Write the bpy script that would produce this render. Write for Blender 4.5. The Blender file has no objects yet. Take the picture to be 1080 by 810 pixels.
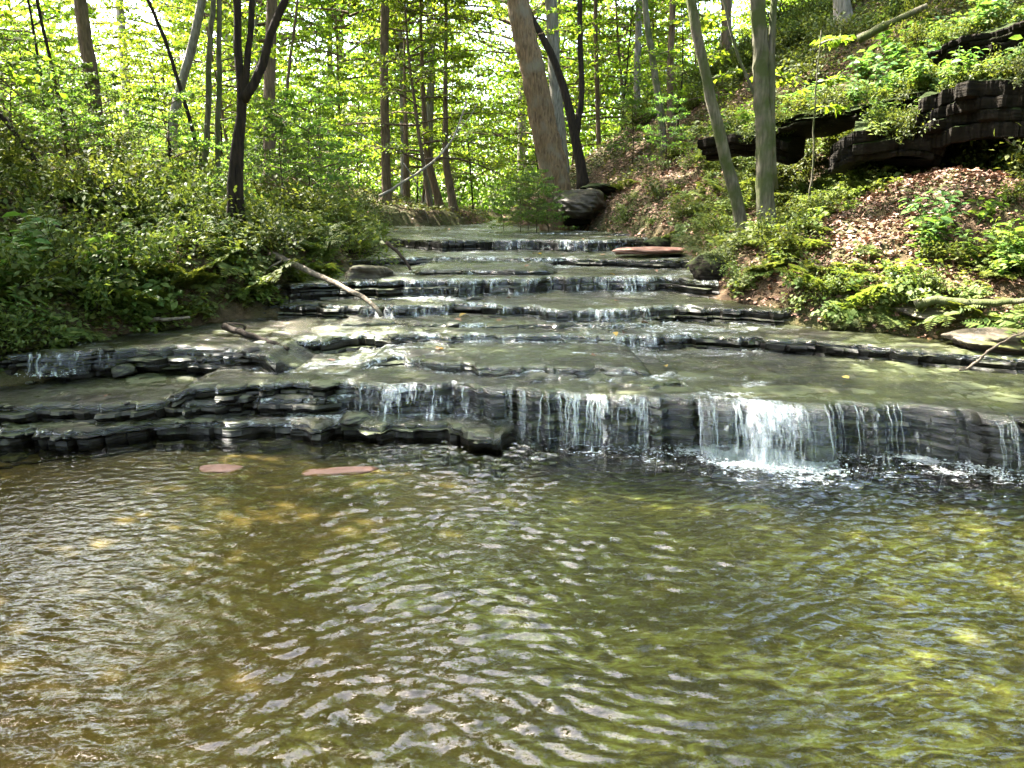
import bpy, math, random
import numpy as np

# ------------------------------------------------------------------ scene, camera frame
SC = bpy.context.scene
COL = SC.collection
FPX, HOR, CH = 816.0, 225.0, 1.55          # focal length in photo pixels, horizon row, camera height
TH = math.atan((405.0 - HOR) / FPX)
CF = np.array([0, math.cos(TH), -math.sin(TH)])
CU = np.array([0, math.sin(TH), math.cos(TH)])
CP = np.array([0.0, 0.0, CH])
rs = np.random.RandomState


def ray(px, py):
    return CF + np.array([1.0, 0, 0]) * ((px - 540) / FPX) + CU * ((405 - py) / FPX)


def at_z(px, py, z):
    r = ray(px, py)
    return CP + r * ((z - CH) / r[2])


def at_d(px, py, d):
    r = ray(px, py)
    return CP + r * (d / r[1])


# ------------------------------------------------------------------ noise
def _h(ix, iy, seed):
    n = (ix.astype(np.int64) * 374761393 + iy.astype(np.int64) * 668265263 + seed * 1442695041) & 0x7fffffff
    n = ((n ^ (n >> 13)) * 1274126177) & 0x7fffffff
    n = n ^ (n >> 16)
    return (n % 100003) / 100003.0


def vn(x, y, seed=0):
    x = np.asarray(x, float); y = np.asarray(y, float)
    x, y = np.broadcast_arrays(x, y)
    ix, iy = np.floor(x), np.floor(y)
    fx, fy = x - ix, y - iy
    fx = fx * fx * (3 - 2 * fx); fy = fy * fy * (3 - 2 * fy)
    a, b = _h(ix, iy, seed), _h(ix + 1, iy, seed)
    c, d = _h(ix, iy + 1, seed), _h(ix + 1, iy + 1, seed)
    return (a * (1 - fx) + b * fx) * (1 - fy) + (c * (1 - fx) + d * fx) * fy


def fbm(x, y, seed=0, o=4):
    t, a, s = 0, .5, 0
    for k in range(o):
        t = t + a * vn(np.asarray(x) * 2 ** k + 17.3 * k, np.asarray(y) * 2 ** k - 9.1 * k, seed + k)
        s += a; a *= .5
    return t / s


def sst(a, b, x):
    t = np.clip((np.asarray(x, float) - a) / (b - a), 0, 1)
    return t * t * (3 - 2 * t)


# ------------------------------------------------------------------ object helpers
def mesh(name, verts, faces, mats, midx=None, smooth=True):
    """faces: list of int arrays, each (n, k)."""
    me = bpy.data.meshes.new(name)
    v = np.asarray(verts, np.float32)
    faces = [np.asarray(f, np.int32) for f in faces if len(f)]
    me.vertices.add(len(v)); me.vertices.foreach_set('co', v.ravel())
    nl = sum(f.size for f in faces); npoly = sum(len(f) for f in faces)
    me.loops.add(nl); me.loops.foreach_set('vertex_index', np.concatenate([f.ravel() for f in faces]))
    tot = np.concatenate([np.full(len(f), f.shape[1], np.int32) for f in faces])
    st = np.concatenate([[0], np.cumsum(tot)[:-1]]).astype(np.int32)
    me.polygons.add(npoly); me.polygons.foreach_set('loop_start', st)
    me.polygons.foreach_set('use_smooth', np.full(npoly, smooth))
    for m in mats: me.materials.append(m)
    if midx is not None:
        me.polygons.foreach_set('material_index', np.concatenate([np.asarray(m, np.int32) for m in midx]))
    me.update(calc_edges=True); me.validate()
    return me


def link(name, data, parent=None, loc=(0, 0, 0), rot=(0, 0, 0), sc=1.0):
    o = bpy.data.objects.new(name, data); COL.objects.link(o)
    o.location = loc; o.rotation_euler = rot
    o.scale = (sc, sc, sc) if not hasattr(sc, '__len__') else sc
    if parent is not None: o.parent = parent
    return o


def tag(o, label=None, cat=None, group=None, kind=None):
    if label: o['label'] = label
    if cat: o['category'] = cat
    if group: o['group'] = group
    if kind: o['kind'] = kind
    return o


def dup(root, loc, rot, sc, label=None):
    r = root.copy(); COL.objects.link(r)
    r.location = loc; r.rotation_euler = rot
    r.scale = (sc, sc, sc) if not hasattr(sc, '__len__') else sc
    if label: r['label'] = label
    for ch in root.children:
        c = ch.copy(); COL.objects.link(c); c.parent = r
    return r


class Geo:
    """collects tubes (material 0) and leaves (material 1) of one mesh"""
    def __init__(s): s.v, s.f, s.m, s.n = [], [], [], 0

    def add(s, v, faces, mat):
        s.v.append(v)
        for f in faces:
            s.f.append(np.asarray(f, np.int32) + s.n); s.m.append(np.full(len(f), mat))
        s.n += len(v)

    def tube(s, pts, rad, sides=8, mat=0, rough=0.0, rng=None, cap=True):
        P = np.asarray(pts, float); n = len(P); R = np.broadcast_to(np.asarray(rad, float), (n,))
        T = np.gradient(P, axis=0); T /= np.linalg.norm(T, axis=1)[:, None] + 1e-9
        up = np.array([0.0, 1, .01]) if abs(T[0, 1]) < .8 else np.array([1.0, 0, 0])
        A = np.cross(T, up); A /= np.linalg.norm(A, axis=1)[:, None] + 1e-9
        B = np.cross(T, A)
        a = np.linspace(0, 2 * np.pi, sides, endpoint=False)
        rr = R[:, None] * np.ones(sides)[None, :]
        if rough and rng is not None:
            rr = rr * (1 + rough * (rng.rand(n, sides) - .5) + rough * (rng.rand(1, sides) - .5))
        V = P[:, None, :] + rr[:, :, None] * (np.cos(a)[None, :, None] * A[:, None, :] + np.sin(a)[None, :, None] * B[:, None, :])
        i, j = np.meshgrid(np.arange(n - 1), np.arange(sides), indexing='ij'); k = (j + 1) % sides
        q = np.stack([i * sides + j, i * sides + k, (i + 1) * sides + k, (i + 1) * sides + j], -1).reshape(-1, 4)
        fs = [q]
        if cap:
            fs += [np.arange(sides)[None, ::-1], ((n - 1) * sides + np.arange(sides))[None]]
        s.add(V.reshape(-1, 3), fs, mat)

    def leaves(s, P, D, N, L, W=.5, mat=1, near=False):
        P, D, N = (np.asarray(q, float) for q in (P, D, N)); n = len(P)
        if n == 0: return
        L = np.broadcast_to(np.asarray(L, float), (n,))[:, None]
        W = np.broadcast_to(np.asarray(W, float), (n,))[:, None]
        D = D / (np.linalg.norm(D, axis=1)[:, None] + 1e-9)
        S = np.cross(N, D); S /= np.linalg.norm(S, axis=1)[:, None] + 1e-9
        N = np.cross(D, S)
        if near:
            def p(t, w, h): return P + D * L * t + S * L * W * w + N * L * h
            V = np.stack([p(0, 0, 0), p(.28, .42, .07), p(.66, .36, .02), p(1, 0, -.16), p(.66, -.36, .02), p(.28, -.42, .07), p(.5, 0, -.03)], 1)
            b = np.arange(n)[:, None] * 7
            f = np.concatenate([b + np.array([[0, 6, 2, 1]]), b + np.array([[6, 3, 2, 2]])[:, :3], ] if False else [b + np.array([[0, 6, 2, 1]]), b + np.array([[0, 5, 4, 6]])])
            t = np.concatenate([b + np.array([[6, 3, 2]]), b + np.array([[6, 4, 3]])])
            s.add(V.reshape(-1, 3), [f, t], mat)
        else:
            V = np.stack([P, P + D * L * .45 + S * L * W * .5 + N * L * .06, P + D * L - N * L * .1, P + D * L * .45 - S * L * W * .5 + N * L * .06], 1)
            s.add(V.reshape(-1, 3), [np.arange(n * 4).reshape(n, 4)], mat)

    def mesh(s, name, mats, smooth=True):
        return mesh(name, np.concatenate(s.v), s.f, mats, s.m, smooth)


# ------------------------------------------------------------------ materials
def newmat(name):
    m = bpy.data.materials.new(name); m.use_nodes = True
    nt = m.node_tree; nt.nodes.clear()
    out = nt.nodes.new('ShaderNodeOutputMaterial')
    return m, nt, out


def nd(nt, t, **k):
    n = nt.nodes.new(t)
    for a, b in k.items(): setattr(n, a, b)
    return n


def setin(n, **k):
    for a, b in k.items(): n.inputs[a.replace('_', ' ')].default_value = b


def noise(nt, scale, detail=4, vec=None, rough=.55, mapscale=None):
    n = nd(nt, 'ShaderNodeTexNoise'); setin(n, Scale=scale, Detail=detail, Roughness=rough)
    if mapscale is not None:
        g = nd(nt, 'ShaderNodeNewGeometry'); mp = nd(nt, 'ShaderNodeMapping'); mp.inputs['Scale'].default_value = mapscale
        nt.links.new(g.outputs['Position'], mp.inputs['Vector']); nt.links.new(mp.outputs[0], n.inputs['Vector'])
    elif vec is not None: nt.links.new(vec, n.inputs['Vector'])
    return n


def ramp(nt, fac, stops):
    r = nd(nt, 'ShaderNodeValToRGB'); e = r.color_ramp.elements
    while len(e) < len(stops): e.new(.5)
    for i, (p, c) in enumerate(stops):
        e[i].position = p; e[i].color = c if len(c) == 4 else (*c, 1)
    nt.links.new(fac, r.inputs[0]); return r


def mixc(nt, fac, a, b, bt='MIX'):
    m = nd(nt, 'ShaderNodeMix', data_type='RGBA', blend_type=bt)
    if isinstance(fac, float): m.inputs[0].default_value = fac
    else: nt.links.new(fac, m.inputs[0])
    for i, c in ((6, a), (7, b)):
        if isinstance(c, tuple): m.inputs[i].default_value = (*c, 1)
        else: nt.links.new(c, m.inputs[i])
    return m.outputs[2]


def math_(nt, op, a, b=None):
    m = nd(nt, 'ShaderNodeMath', operation=op)
    for i, c in enumerate((a, b)):
        if c is None: continue
        if isinstance(c, (int, float)): m.inputs[i].default_value = c
        else: nt.links.new(c, m.inputs[i])
    return m.outputs[0]


def bump(nt, h, strength, dist, normal=None):
    b = nd(nt, 'ShaderNodeBump'); setin(b, Strength=strength, Distance=dist)
    nt.links.new(h, b.inputs['Height'])
    if normal is not None: nt.links.new(normal, b.inputs['Normal'])
    return b.outputs[0]


def wpos(nt): return nd(nt, 'ShaderNodeNewGeometry').outputs['Position']


def leaf_mat(name, c1, c2, trans, tfac=.5, rough=.45, vary=.5):
    m, nt, out = newmat(name)
    g = nd(nt, 'ShaderNodeNewGeometry'); oi = nd(nt, 'ShaderNodeObjectInfo')
    col = ramp(nt, g.outputs['Random Per Island'], [(0, c1), (1, c2)]).outputs[0]
    hs = nd(nt, 'ShaderNodeHueSaturation')
    mr = nd(nt, 'ShaderNodeMapRange'); setin(mr, To_Min=1 - vary * .5, To_Max=1 + vary * .5)
    nt.links.new(oi.outputs['Random'], mr.inputs[0]); nt.links.new(mr.outputs[0], hs.inputs['Value'])
    mh = nd(nt, 'ShaderNodeMapRange'); setin(mh, To_Min=.485, To_Max=.515)
    nt.links.new(oi.outputs['Random'], mh.inputs[0]); nt.links.new(mh.outputs[0], hs.inputs['Hue'])
    nt.links.new(col, hs.inputs['Color'])
    p = nd(nt, 'ShaderNodeBsdfPrincipled'); setin(p, Roughness=rough + .12)
    p.inputs['Specular IOR Level'].default_value = .25
    nt.links.new(hs.outputs[0], p.inputs['Base Color'])
    t = nd(nt, 'ShaderNodeBsdfTranslucent')
    tc = mixc(nt, 1.0, hs.outputs[0], trans, 'MULTIPLY')
    nt.links.new(tc, t.inputs['Color'])
    mx = nd(nt, 'ShaderNodeMixShader'); mx.inputs[0].default_value = tfac
    nt.links.new(p.outputs[0], mx.inputs[1]); nt.links.new(t.outputs[0], mx.inputs[2])
    nt.links.new(mx.outputs[0], out.inputs[0])
    return m


def bark_mat(name, c1, c2, moss=None, mfac=.5):
    m, nt, out = newmat(name)
    tc = nd(nt, 'ShaderNodeTexCoord').outputs['Object']
    mp = nd(nt, 'ShaderNodeMapping'); mp.inputs['Scale'].default_value = (1, 1, .18); nt.links.new(tc, mp.inputs[0])
    n = noise(nt, 28, 5, mp.outputs[0]); n2 = noise(nt, 3, 3, tc)
    col = ramp(nt, n.outputs[0], [(.3, c1), (.7, c2)]).outputs[0]
    if moss:
        f = ramp(nt, n2.outputs[0], [(mfac - .08, (0, 0, 0)), (mfac + .12, (1, 1, 1))]).outputs[0]
        col = mixc(nt, f, col, moss)
    p = nd(nt, 'ShaderNodeBsdfPrincipled'); setin(p, Roughness=.9)
    p.inputs['Specular IOR Level'].default_value = .2
    nt.links.new(col, p.inputs['Base Color'])
    nt.links.new(bump(nt, n.outputs[0], .8, .03), p.inputs['Normal'])
    nt.links.new(p.outputs[0], out.inputs[0])
    return m


def rock_mat(name, dark, light, moss, mossamt=.5, rough=(.25, .6), strata=True, spec=.3):
    m, nt, out = newmat(name)
    n1 = noise(nt, 1, 5, mapscale=(2.2, 2.2, 38) if strata else (3, 3, 6))
    n2 = noise(nt, 1, 6, mapscale=(14, 14, 22)); n3 = noise(nt, 1, 4, mapscale=(1.6, 2.6, 1.6))
    f = math_(nt, 'MULTIPLY_ADD', n1.outputs[0], .6); f.node.inputs[2].default_value = 0
    f = math_(nt, 'ADD', f, math_(nt, 'MULTIPLY', n2.outputs[0], .4))
    col = ramp(nt, f, [(.35, dark), (.68, light)]).outputs[0]
    g = nd(nt, 'ShaderNodeNewGeometry'); sp = nd(nt, 'ShaderNodeSeparateXYZ'); nt.links.new(g.outputs['True Normal'], sp.inputs[0])
    upf = ramp(nt, sp.outputs[2], [(.45, (0, 0, 0)), (.85, (1, 1, 1))]).outputs[0]
    mf = ramp(nt, math_(nt, 'ADD', math_(nt, 'MULTIPLY', n3.outputs[0], .75), math_(nt, 'MULTIPLY', n2.outputs[0], .25)),
              [(.62 - mossamt * .35, (0, 0, 0)), (.74 - mossamt * .3, (1, 1, 1))]).outputs[0]
    col = mixc(nt, math_(nt, 'MULTIPLY', upf, mf), col, moss)
    p = nd(nt, 'ShaderNodeBsdfPrincipled'); nt.links.new(col, p.inputs['Base Color']); p.inputs['Specular IOR Level'].default_value = spec
    mr = nd(nt, 'ShaderNodeMapRange'); setin(mr, To_Min=rough[0], To_Max=rough[1]); nt.links.new(n2.outputs[0], mr.inputs[0])
    nt.links.new(mr.outputs[0], p.inputs['Roughness'])
    nt.links.new(bump(nt, f, .7, .05), p.inputs['Normal'])
    nt.links.new(p.outputs[0], out.inputs[0])
    return m


def water_mat(name, tint, rough, layers, refr=0.0):
    m, nt, out = newmat(name)
    nrm = None
    for ms, det, st, di in layers:
        nrm = bump(nt, noise(nt, 1, det, mapscale=ms).outputs[0], st, di, nrm)
    fr = nd(nt, 'ShaderNodeFresnel'); setin(fr, IOR=1.42); nt.links.new(nrm, fr.inputs['Normal'])
    tr = nd(nt, 'ShaderNodeBsdfTransparent'); tr.inputs[0].default_value = (*tint, 1)
    gl = nd(nt, 'ShaderNodeBsdfGlossy'); setin(gl, Roughness=rough); gl.inputs[0].default_value = (1, 1, 1, 1)
    nt.links.new(nrm, gl.inputs['Normal'])
    body = tr.outputs[0]
    if refr:
        rf = nd(nt, 'ShaderNodeBsdfRefraction'); setin(rf, IOR=1.33, Roughness=0.0); rf.inputs[0].default_value = (*tint, 1); nt.links.new(nrm, rf.inputs['Normal'])
        mb = nd(nt, 'ShaderNodeMixShader'); mb.inputs[0].default_value = refr
        nt.links.new(tr.outputs[0], mb.inputs[1]); nt.links.new(rf.outputs[0], mb.inputs[2]); body = mb.outputs[0]
    mx = nd(nt, 'ShaderNodeMixShader'); nt.links.new(fr.outputs[0], mx.inputs[0])
    nt.links.new(body, mx.inputs[1]); nt.links.new(gl.outputs[0], mx.inputs[2])
    at = nd(nt, 'ShaderNodeAttribute', attribute_name='foam')
    f1 = noise(nt, 1, 5, mapscale=(28, 40, 28), rough=.7); f2 = noise(nt, 1, 3, mapscale=(5, 9, 5))
    f = math_(nt, 'ADD', math_(nt, 'MULTIPLY', f1.outputs[0], .6), math_(nt, 'MULTIPLY', f2.outputs[0], .4))
    f = math_(nt, 'ADD', f, math_(nt, 'MULTIPLY', at.outputs['Fac'], .36))
    fm = ramp(nt, f, [(.63, (0, 0, 0)), (.78, (.8, .8, .8))]).outputs[0]
    p = nd(nt, 'ShaderNodeBsdfPrincipled'); setin(p, Roughness=.3); p.inputs['Base Color'].default_value = (.8, .84, .83, 1)
    nt.links.new(nrm, p.inputs['Normal'])
    m2 = nd(nt, 'ShaderNodeMixShader'); nt.links.new(fm, m2.inputs[0]); nt.links.new(mx.outputs[0], m2.inputs[1]); nt.links.new(p.outputs[0], m2.inputs[2])
    nt.links.new(m2.outputs[0], out.inputs[0])
    return m


def foam_mat(name, alpha):
    m, nt, out = newmat(name)
    p = nd(nt, 'ShaderNodeBsdfPrincipled'); setin(p, Roughness=.2); p.inputs['Base Color'].default_value = (.82, .86, .86, 1)
    t = nd(nt, 'ShaderNodeBsdfTransparent'); t.inputs[0].default_value = (.95, .97, .95, 1)
    mx = nd(nt, 'ShaderNodeMixShader'); mx.inputs[0].default_value = alpha
    nt.links.new(t.outputs[0], mx.inputs[1]); nt.links.new(p.outputs[0], mx.inputs[2])
    nt.links.new(mx.outputs[0], out.inputs[0])
    return m


def curtain_mat(name, lo=.5, hi=.66, top=.75):
    """falling film: clear with streaks of aerated white water"""
    m, nt, out = newmat(name)
    n1 = noise(nt, 1, 6, mapscale=(38, 12, 5.5), rough=.68); n2 = noise(nt, 1, 3, mapscale=(5, 3, 4))
    f = math_(nt, 'ADD', math_(nt, 'MULTIPLY', n1.outputs[0], .6), math_(nt, 'MULTIPLY', n2.outputs[0], .4))
    at = nd(nt, 'ShaderNodeAttribute', attribute_name='wet')
    f = math_(nt, 'ADD', f, math_(nt, 'MULTIPLY', math_(nt, 'SUBTRACT', at.outputs['Fac'], 1.0), .3))
    a = ramp(nt, f, [(lo, (0, 0, 0)), (hi, (top, top, top))]).outputs[0]
    nrm = bump(nt, n1.outputs[0], .6, .02)
    fr = nd(nt, 'ShaderNodeFresnel'); setin(fr, IOR=1.33); nt.links.new(nrm, fr.inputs['Normal'])
    tr = nd(nt, 'ShaderNodeBsdfTransparent'); gl = nd(nt, 'ShaderNodeBsdfGlossy'); setin(gl, Roughness=.08)
    nt.links.new(nrm, gl.inputs['Normal'])
    mx = nd(nt, 'ShaderNodeMixShader'); nt.links.new(fr.outputs[0], mx.inputs[0]); nt.links.new(tr.outputs[0], mx.inputs[1]); nt.links.new(gl.outputs[0], mx.inputs[2])
    p = nd(nt, 'ShaderNodeBsdfPrincipled'); setin(p, Roughness=.25); p.inputs['Base Color'].default_value = (.8, .84, .84, 1)
    m2 = nd(nt, 'ShaderNodeMixShader'); nt.links.new(a, m2.inputs[0]); nt.links.new(mx.outputs[0], m2.inputs[1]); nt.links.new(p.outputs[0], m2.inputs[2])
    nt.links.new(m2.outputs[0], out.inputs[0])
    return m


def soil_mat(name):
    m, nt, out = newmat(name)
    n1 = noise(nt, 1, 6, mapscale=(9, 9, 9)); n2 = noise(nt, 1, 3, mapscale=(.7, .7, .7)); n3 = noise(nt, 1, 3, mapscale=(60, 60, 60))
    col = ramp(nt, n1.outputs[0], [(.3, (.025, .016, .009)), (.55, (.075, .048, .026)), (.75, (.15, .1, .06))]).outputs[0]
    mf = ramp(nt, n2.outputs[0], [(.45, (0, 0, 0)), (.6, (1, 1, 1))]).outputs[0]
    col = mixc(nt, math_(nt, 'MULTIPLY', mf, .6), col, (.04, .055, .014))
    p = nd(nt, 'ShaderNodeBsdfPrincipled'); setin(p, Roughness=.95); p.inputs['Specular IOR Level'].default_value = .15
    nt.links.new(col, p.inputs['Base Color'])
    nt.links.new(bump(nt, math_(nt, 'ADD', n1.outputs[0], n3.outputs[0]), .8, .04), p.inputs['Normal'])
    nt.links.new(p.outputs[0], out.inputs[0])
    return m


def bed_mat(name):
    m, nt, out = newmat(name)
    n1 = noise(nt, 1, 6, mapscale=(7, 9, 7)); n2 = noise(nt, 1, 4, mapscale=(.9, 1.1, 1)); n3 = noise(nt, 1, 5, mapscale=(30, 30, 30))
    sand = ramp(nt, n1.outputs[0], [(.3, (.05, .034, .011)), (.7, (.11, .076, .026))]).outputs[0]
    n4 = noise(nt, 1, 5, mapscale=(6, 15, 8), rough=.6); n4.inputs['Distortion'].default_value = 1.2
    algae_caustics = ramp(nt, n4.outputs[0], [(.40, (.018, .018, .006)), (.50, (.085, .085, .024)), (.58, (.15, .18, .06)), (.70, (.26, .33, .13))]).outputs[0]  # algae with ripple-lensed sunlight painted in as bright streaks
    algae_caustics = mixc(nt, ramp(nt, n2.outputs[0], [(.35, (0, 0, 0)), (.6, (1, 1, 1))]).outputs[0], (.022, .022, .007), algae_caustics)
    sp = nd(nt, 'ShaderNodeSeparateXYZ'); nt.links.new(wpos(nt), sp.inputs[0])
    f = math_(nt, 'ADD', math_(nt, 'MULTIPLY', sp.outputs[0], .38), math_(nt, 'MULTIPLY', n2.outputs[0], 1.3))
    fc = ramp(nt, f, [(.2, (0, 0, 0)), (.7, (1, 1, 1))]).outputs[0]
    col = mixc(nt, fc, sand, algae_caustics)
    p = nd(nt, 'ShaderNodeBsdfPrincipled'); setin(p, Roughness=.8); nt.links.new(col, p.inputs['Base Color'])
    nt.links.new(bump(nt, math_(nt, 'ADD', n1.outputs[0], n3.outputs[0]), .7, .04), p.inputs['Normal'])
    nt.links.new(p.outputs[0], out.inputs[0])
    return m


def litter_mat(name):
    m, nt, out = newmat(name)
    g = nd(nt, 'ShaderNodeNewGeometry')
    col = ramp(nt, g.outputs['Random Per Island'], [(0, (.05, .025, .014)), (.35, (.13, .064, .037)), (.7, (.22, .11, .064)), (1, (.31, .18, .12))]).outputs[0]
    p = nd(nt, 'ShaderNodeBsdfPrincipled'); setin(p, Roughness=.7); nt.links.new(col, p.inputs['Base Color'])
    nt.links.new(p.outputs[0], out.inputs[0])
    return m


YG = (2.85, 2.9, .9)
M = dict(
    canopy=leaf_mat('canopy_leaf', (.045, .085, .014), (.085, .12, .02), YG, .55),
    maple=leaf_mat('understory_leaf', (.06, .105, .016), (.11, .14, .024), YG, .55),
    grey_leaf=leaf_mat('cool_leaf', (.045, .085, .026), (.075, .115, .035), YG, .5),
    shrub=leaf_mat('shrub_leaf', (.042, .07, .014), (.10, .12, .027), (1.7, 1.6, .8), .4),
    plant=leaf_mat('plant_leaf', (.055, .09, .017), (.115, .135, .03), (1.7, 1.6, .8), .4),
    big=leaf_mat('broad_leaf', (.05, .12, .025), (.1, .16, .035), (1.7, 1.6, .8), .4, .35),
    cover=leaf_mat('cover_leaf', (.035, .06, .012), (.11, .12, .025), (1.6, 1.5, .8), .35),
    bark_dark=bark_mat('dark_bark', (.008, .0055, .004), (.034, .023, .015)),
    bark_brown=bark_mat('brown_bark', (.05, .034, .02), (.16, .11, .07)),
    bark_grey=bark_mat('grey_bark', (.09, .08, .065), (.26, .23, .19)),
    bark_moss=bark_mat('mossy_bark', (.045, .038, .026), (.16, .14, .1), (.05, .06, .018), .5),
    bark_big=bark_mat('ruddy_bark', (.05, .032, .016), (.18, .115, .06), (.13, .105, .07), .58),
    dead=bark_mat('dead_wood', (.07, .055, .04), (.2, .16, .12)),
    mosslog=bark_mat('moss_log', (.03, .035, .01), (.1, .12, .02), (.06, .1, .015), .3),
    rock=rock_mat('wet_shale', (.0025, .002, .0015), (.024, .02, .014), (.066, .074, .035), .56),
    outcrop=rock_mat('outcrop_rock', (.0025, .002, .0015), (.018, .014, .009), (.016, .024, .005), 1.1, (.8, 1), True, .1),
    boulder=rock_mat('brown_rock', (.012, .009, .0055), (.058, .043, .025), (.08, .085, .02), .35, (.45, .8)),
    pinkrock=rock_mat('pale_pink_rock', (.16, .075, .055), (.30, .16, .12), (.15, .1, .06), .1, (.4, .6), False),
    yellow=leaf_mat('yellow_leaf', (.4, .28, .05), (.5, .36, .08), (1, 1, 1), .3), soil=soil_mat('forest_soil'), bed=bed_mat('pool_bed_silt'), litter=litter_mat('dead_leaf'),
    pool=water_mat('pool_water', (.78, .75, .5), .015, [((9, 16, 9), 2, .35, .03), ((26, 48, 26), 2, .22, .010)]),
    film=water_mat('film_water', (.85, .86, .72), .06, [((9, 22, 9), 5, .9, .05), ((40, 75, 45), 3, .7, .02)]),
    curtain=curtain_mat('falling_water', .5, .66, .6), cascade=curtain_mat('white_cascade', .39, .62, .78), drip=curtain_mat('thin_falling_water', .56, .7, .5), foam=foam_mat('white_water', .5), thin=foam_mat('thin_water', .28), bubbles=foam_mat('bubble_foam', .55),
)

# ------------------------------------------------------------------ stream profile and terrain
_ys = np.array([-9, 0, 4.6, 5.2, 5.5, 6.1, 6.8, 7.8, 8.8, 10.7, 12.6, 21, 40, 90.])
_zs = np.array([0, 0, .0, .1, .3, .4, .47, .6, .8, .93, 1.12, 1.2, 1.3, 2.2])
_tt = np.linspace(-12, 95, 1071)


def _curve(ys, xs):
    v = np.interp(_tt, ys, xs); k = np.exp(-.5 * (np.arange(-6, 7) / 2.6) ** 2); k /= k.sum()
    return np.convolve(np.pad(v, 6, 'edge'), k, 'valid')


_XL = _curve([-9, 0, 4, 5.2, 6, 7, 7.8, 8.8, 10.7, 12.6, 18, 20, 21.5, 24, 45, 90], [-5.6, -5.3, -5.1, -4.7, -3.9, -3.45, -3.0, -2.2, -2.05, -2.2, -3.0, -3.0, -1.6, -.6, -.6, -.6])
_XR = _curve([-9, 0, 4, 5, 6, 6.6, 7.1, 7.8, 8.8, 10.7, 12.6, 16, 20, 22, 24, 45, 90], [5.7, 5.4, 5.0, 4.7, 4.3, 3.9, 3.25, 2.55, 2.25, 2.45, 2.8, 1.7, .6, 0, -.5, -.5, -.5])
_SL = np.gradient(_XL, _tt); _SR = np.gradient(_XR, _tt)


def zstream(y): return np.interp(y, _ys, _zs)
def xl(y): return np.interp(y, _tt, _XL)
def xr(y): return np.interp(y, _tt, _XR)
def sleft(x, y): return (xl(y) - x) / np.sqrt(1 + np.minimum(np.interp(y, _tt, _SL) ** 2, 1.0))
def sright(x, y): return (x - xr(y)) / np.sqrt(1 + np.minimum(np.interp(y, _tt, _SR) ** 2, 1.2))


def ground(x, y):
    x = np.asarray(x, float); y = np.asarray(y, float)
    zs = zstream(y); L = sleft(x, y); R = sright(x, y)
    rough = (fbm(x * 1.3, y * 1.3, 3) - .5) * .28 + (fbm(x * 5, y * 5, 8, 3) - .5) * .1
    inside = np.minimum(-L, -R)
    chan = zs - .12 - .35 * sst(0, .5, inside)
    s = np.maximum(L, 0)
    lrise = .38 * sst(0, .5, s) + .10 * np.minimum(s, 4) + .17 * np.clip(s - 2, 0, 14) + .02 * s
    s = np.maximum(R, 0)
    k = .38 + .42 * sst(11, 15, y)
    J = sst(6.8, 8.2, y) * (1 - sst(11.0, 13, y))
    rr = .2 * sst(0, .35, s) + k * np.minimum(s, 2.7) + (1 - J) * k * np.clip(s - 2.7, 0, 1.4) \
        + J * 1.25 * sst(4.0, 4.4, s) + .62 * np.clip(s - 4.1, 0, 7) + .15 * np.clip(s - 11.1, 0, 30)
    far = 1 - .75 * sst(20, 34, y)
    z = np.where(L > 0, zs + lrise * (1 - .4 * sst(20, 34, y)) - .06, np.where(R > 0, zs + rr * far - .06, chan))
    amp = np.where((L > 0) | (R > 0), sst(0, .6, np.maximum(L, R)) * .9 + .1, .2)
    return z + rough * amp


def ground_hit(px, py, d0=4.0, d1=60.0):
    r = ray(px, py); r = r / r[1]
    t = np.arange(d0, d1, .04); P = CP[None] + r[None] * t[:, None]
    b = np.nonzero(P[:, 2] < ground(P[:, 0], P[:, 1]))[0]
    return P[b[0]] if len(b) else P[-1]


def grid_mesh(name, xs, ys, zf, mats):
    X, Y = np.meshgrid(xs, ys); Z = zf(X, Y)
    n, m = X.shape; i, j = np.meshgrid(np.arange(n - 1), np.arange(m - 1), indexing='ij')
    q = np.stack([i * m + j, i * m + j + 1, (i + 1) * m + j + 1, (i + 1) * m + j], -1).reshape(-1, 4)
    return mesh(name, np.stack([X, Y, Z], -1).reshape(-1, 3), [q], mats)


def lines(*segs):
    out = [np.arange(a, b, s) for a, b, s in segs] + [[segs[-1][1]]]
    return np.concatenate(out)


gx = lines((-70, -30, 4), (-30, -12, 1), (-12, -6, .25), (-6, 7, .09), (7, 14, .2), (14, 30, 1), (30, 70, 4))
gy = lines((-12, 3, .6), (3, 14, .09), (14, 24, .2), (24, 40, .8), (40, 100, 4))
tag(link('ground', grid_mesh('ground', gx, gy, ground, [M['soil']])), kind='structure')
bx = lines((-6, 6, .08)); by = lines((-9, 1, .4), (1, 6, .08))
def bedz(x, y): return -.10 - .16 * sst(-3.2, 1.5, x) - .05 * sst(4.5, 3, y) + (fbm(x * 2.5, y * 2.5, 5) - .5) * .09
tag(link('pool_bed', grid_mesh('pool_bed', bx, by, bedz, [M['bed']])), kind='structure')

# ------------------------------------------------------------------ ledges
LEDGES = []   # x, yfront, z, slope, x-range


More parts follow.
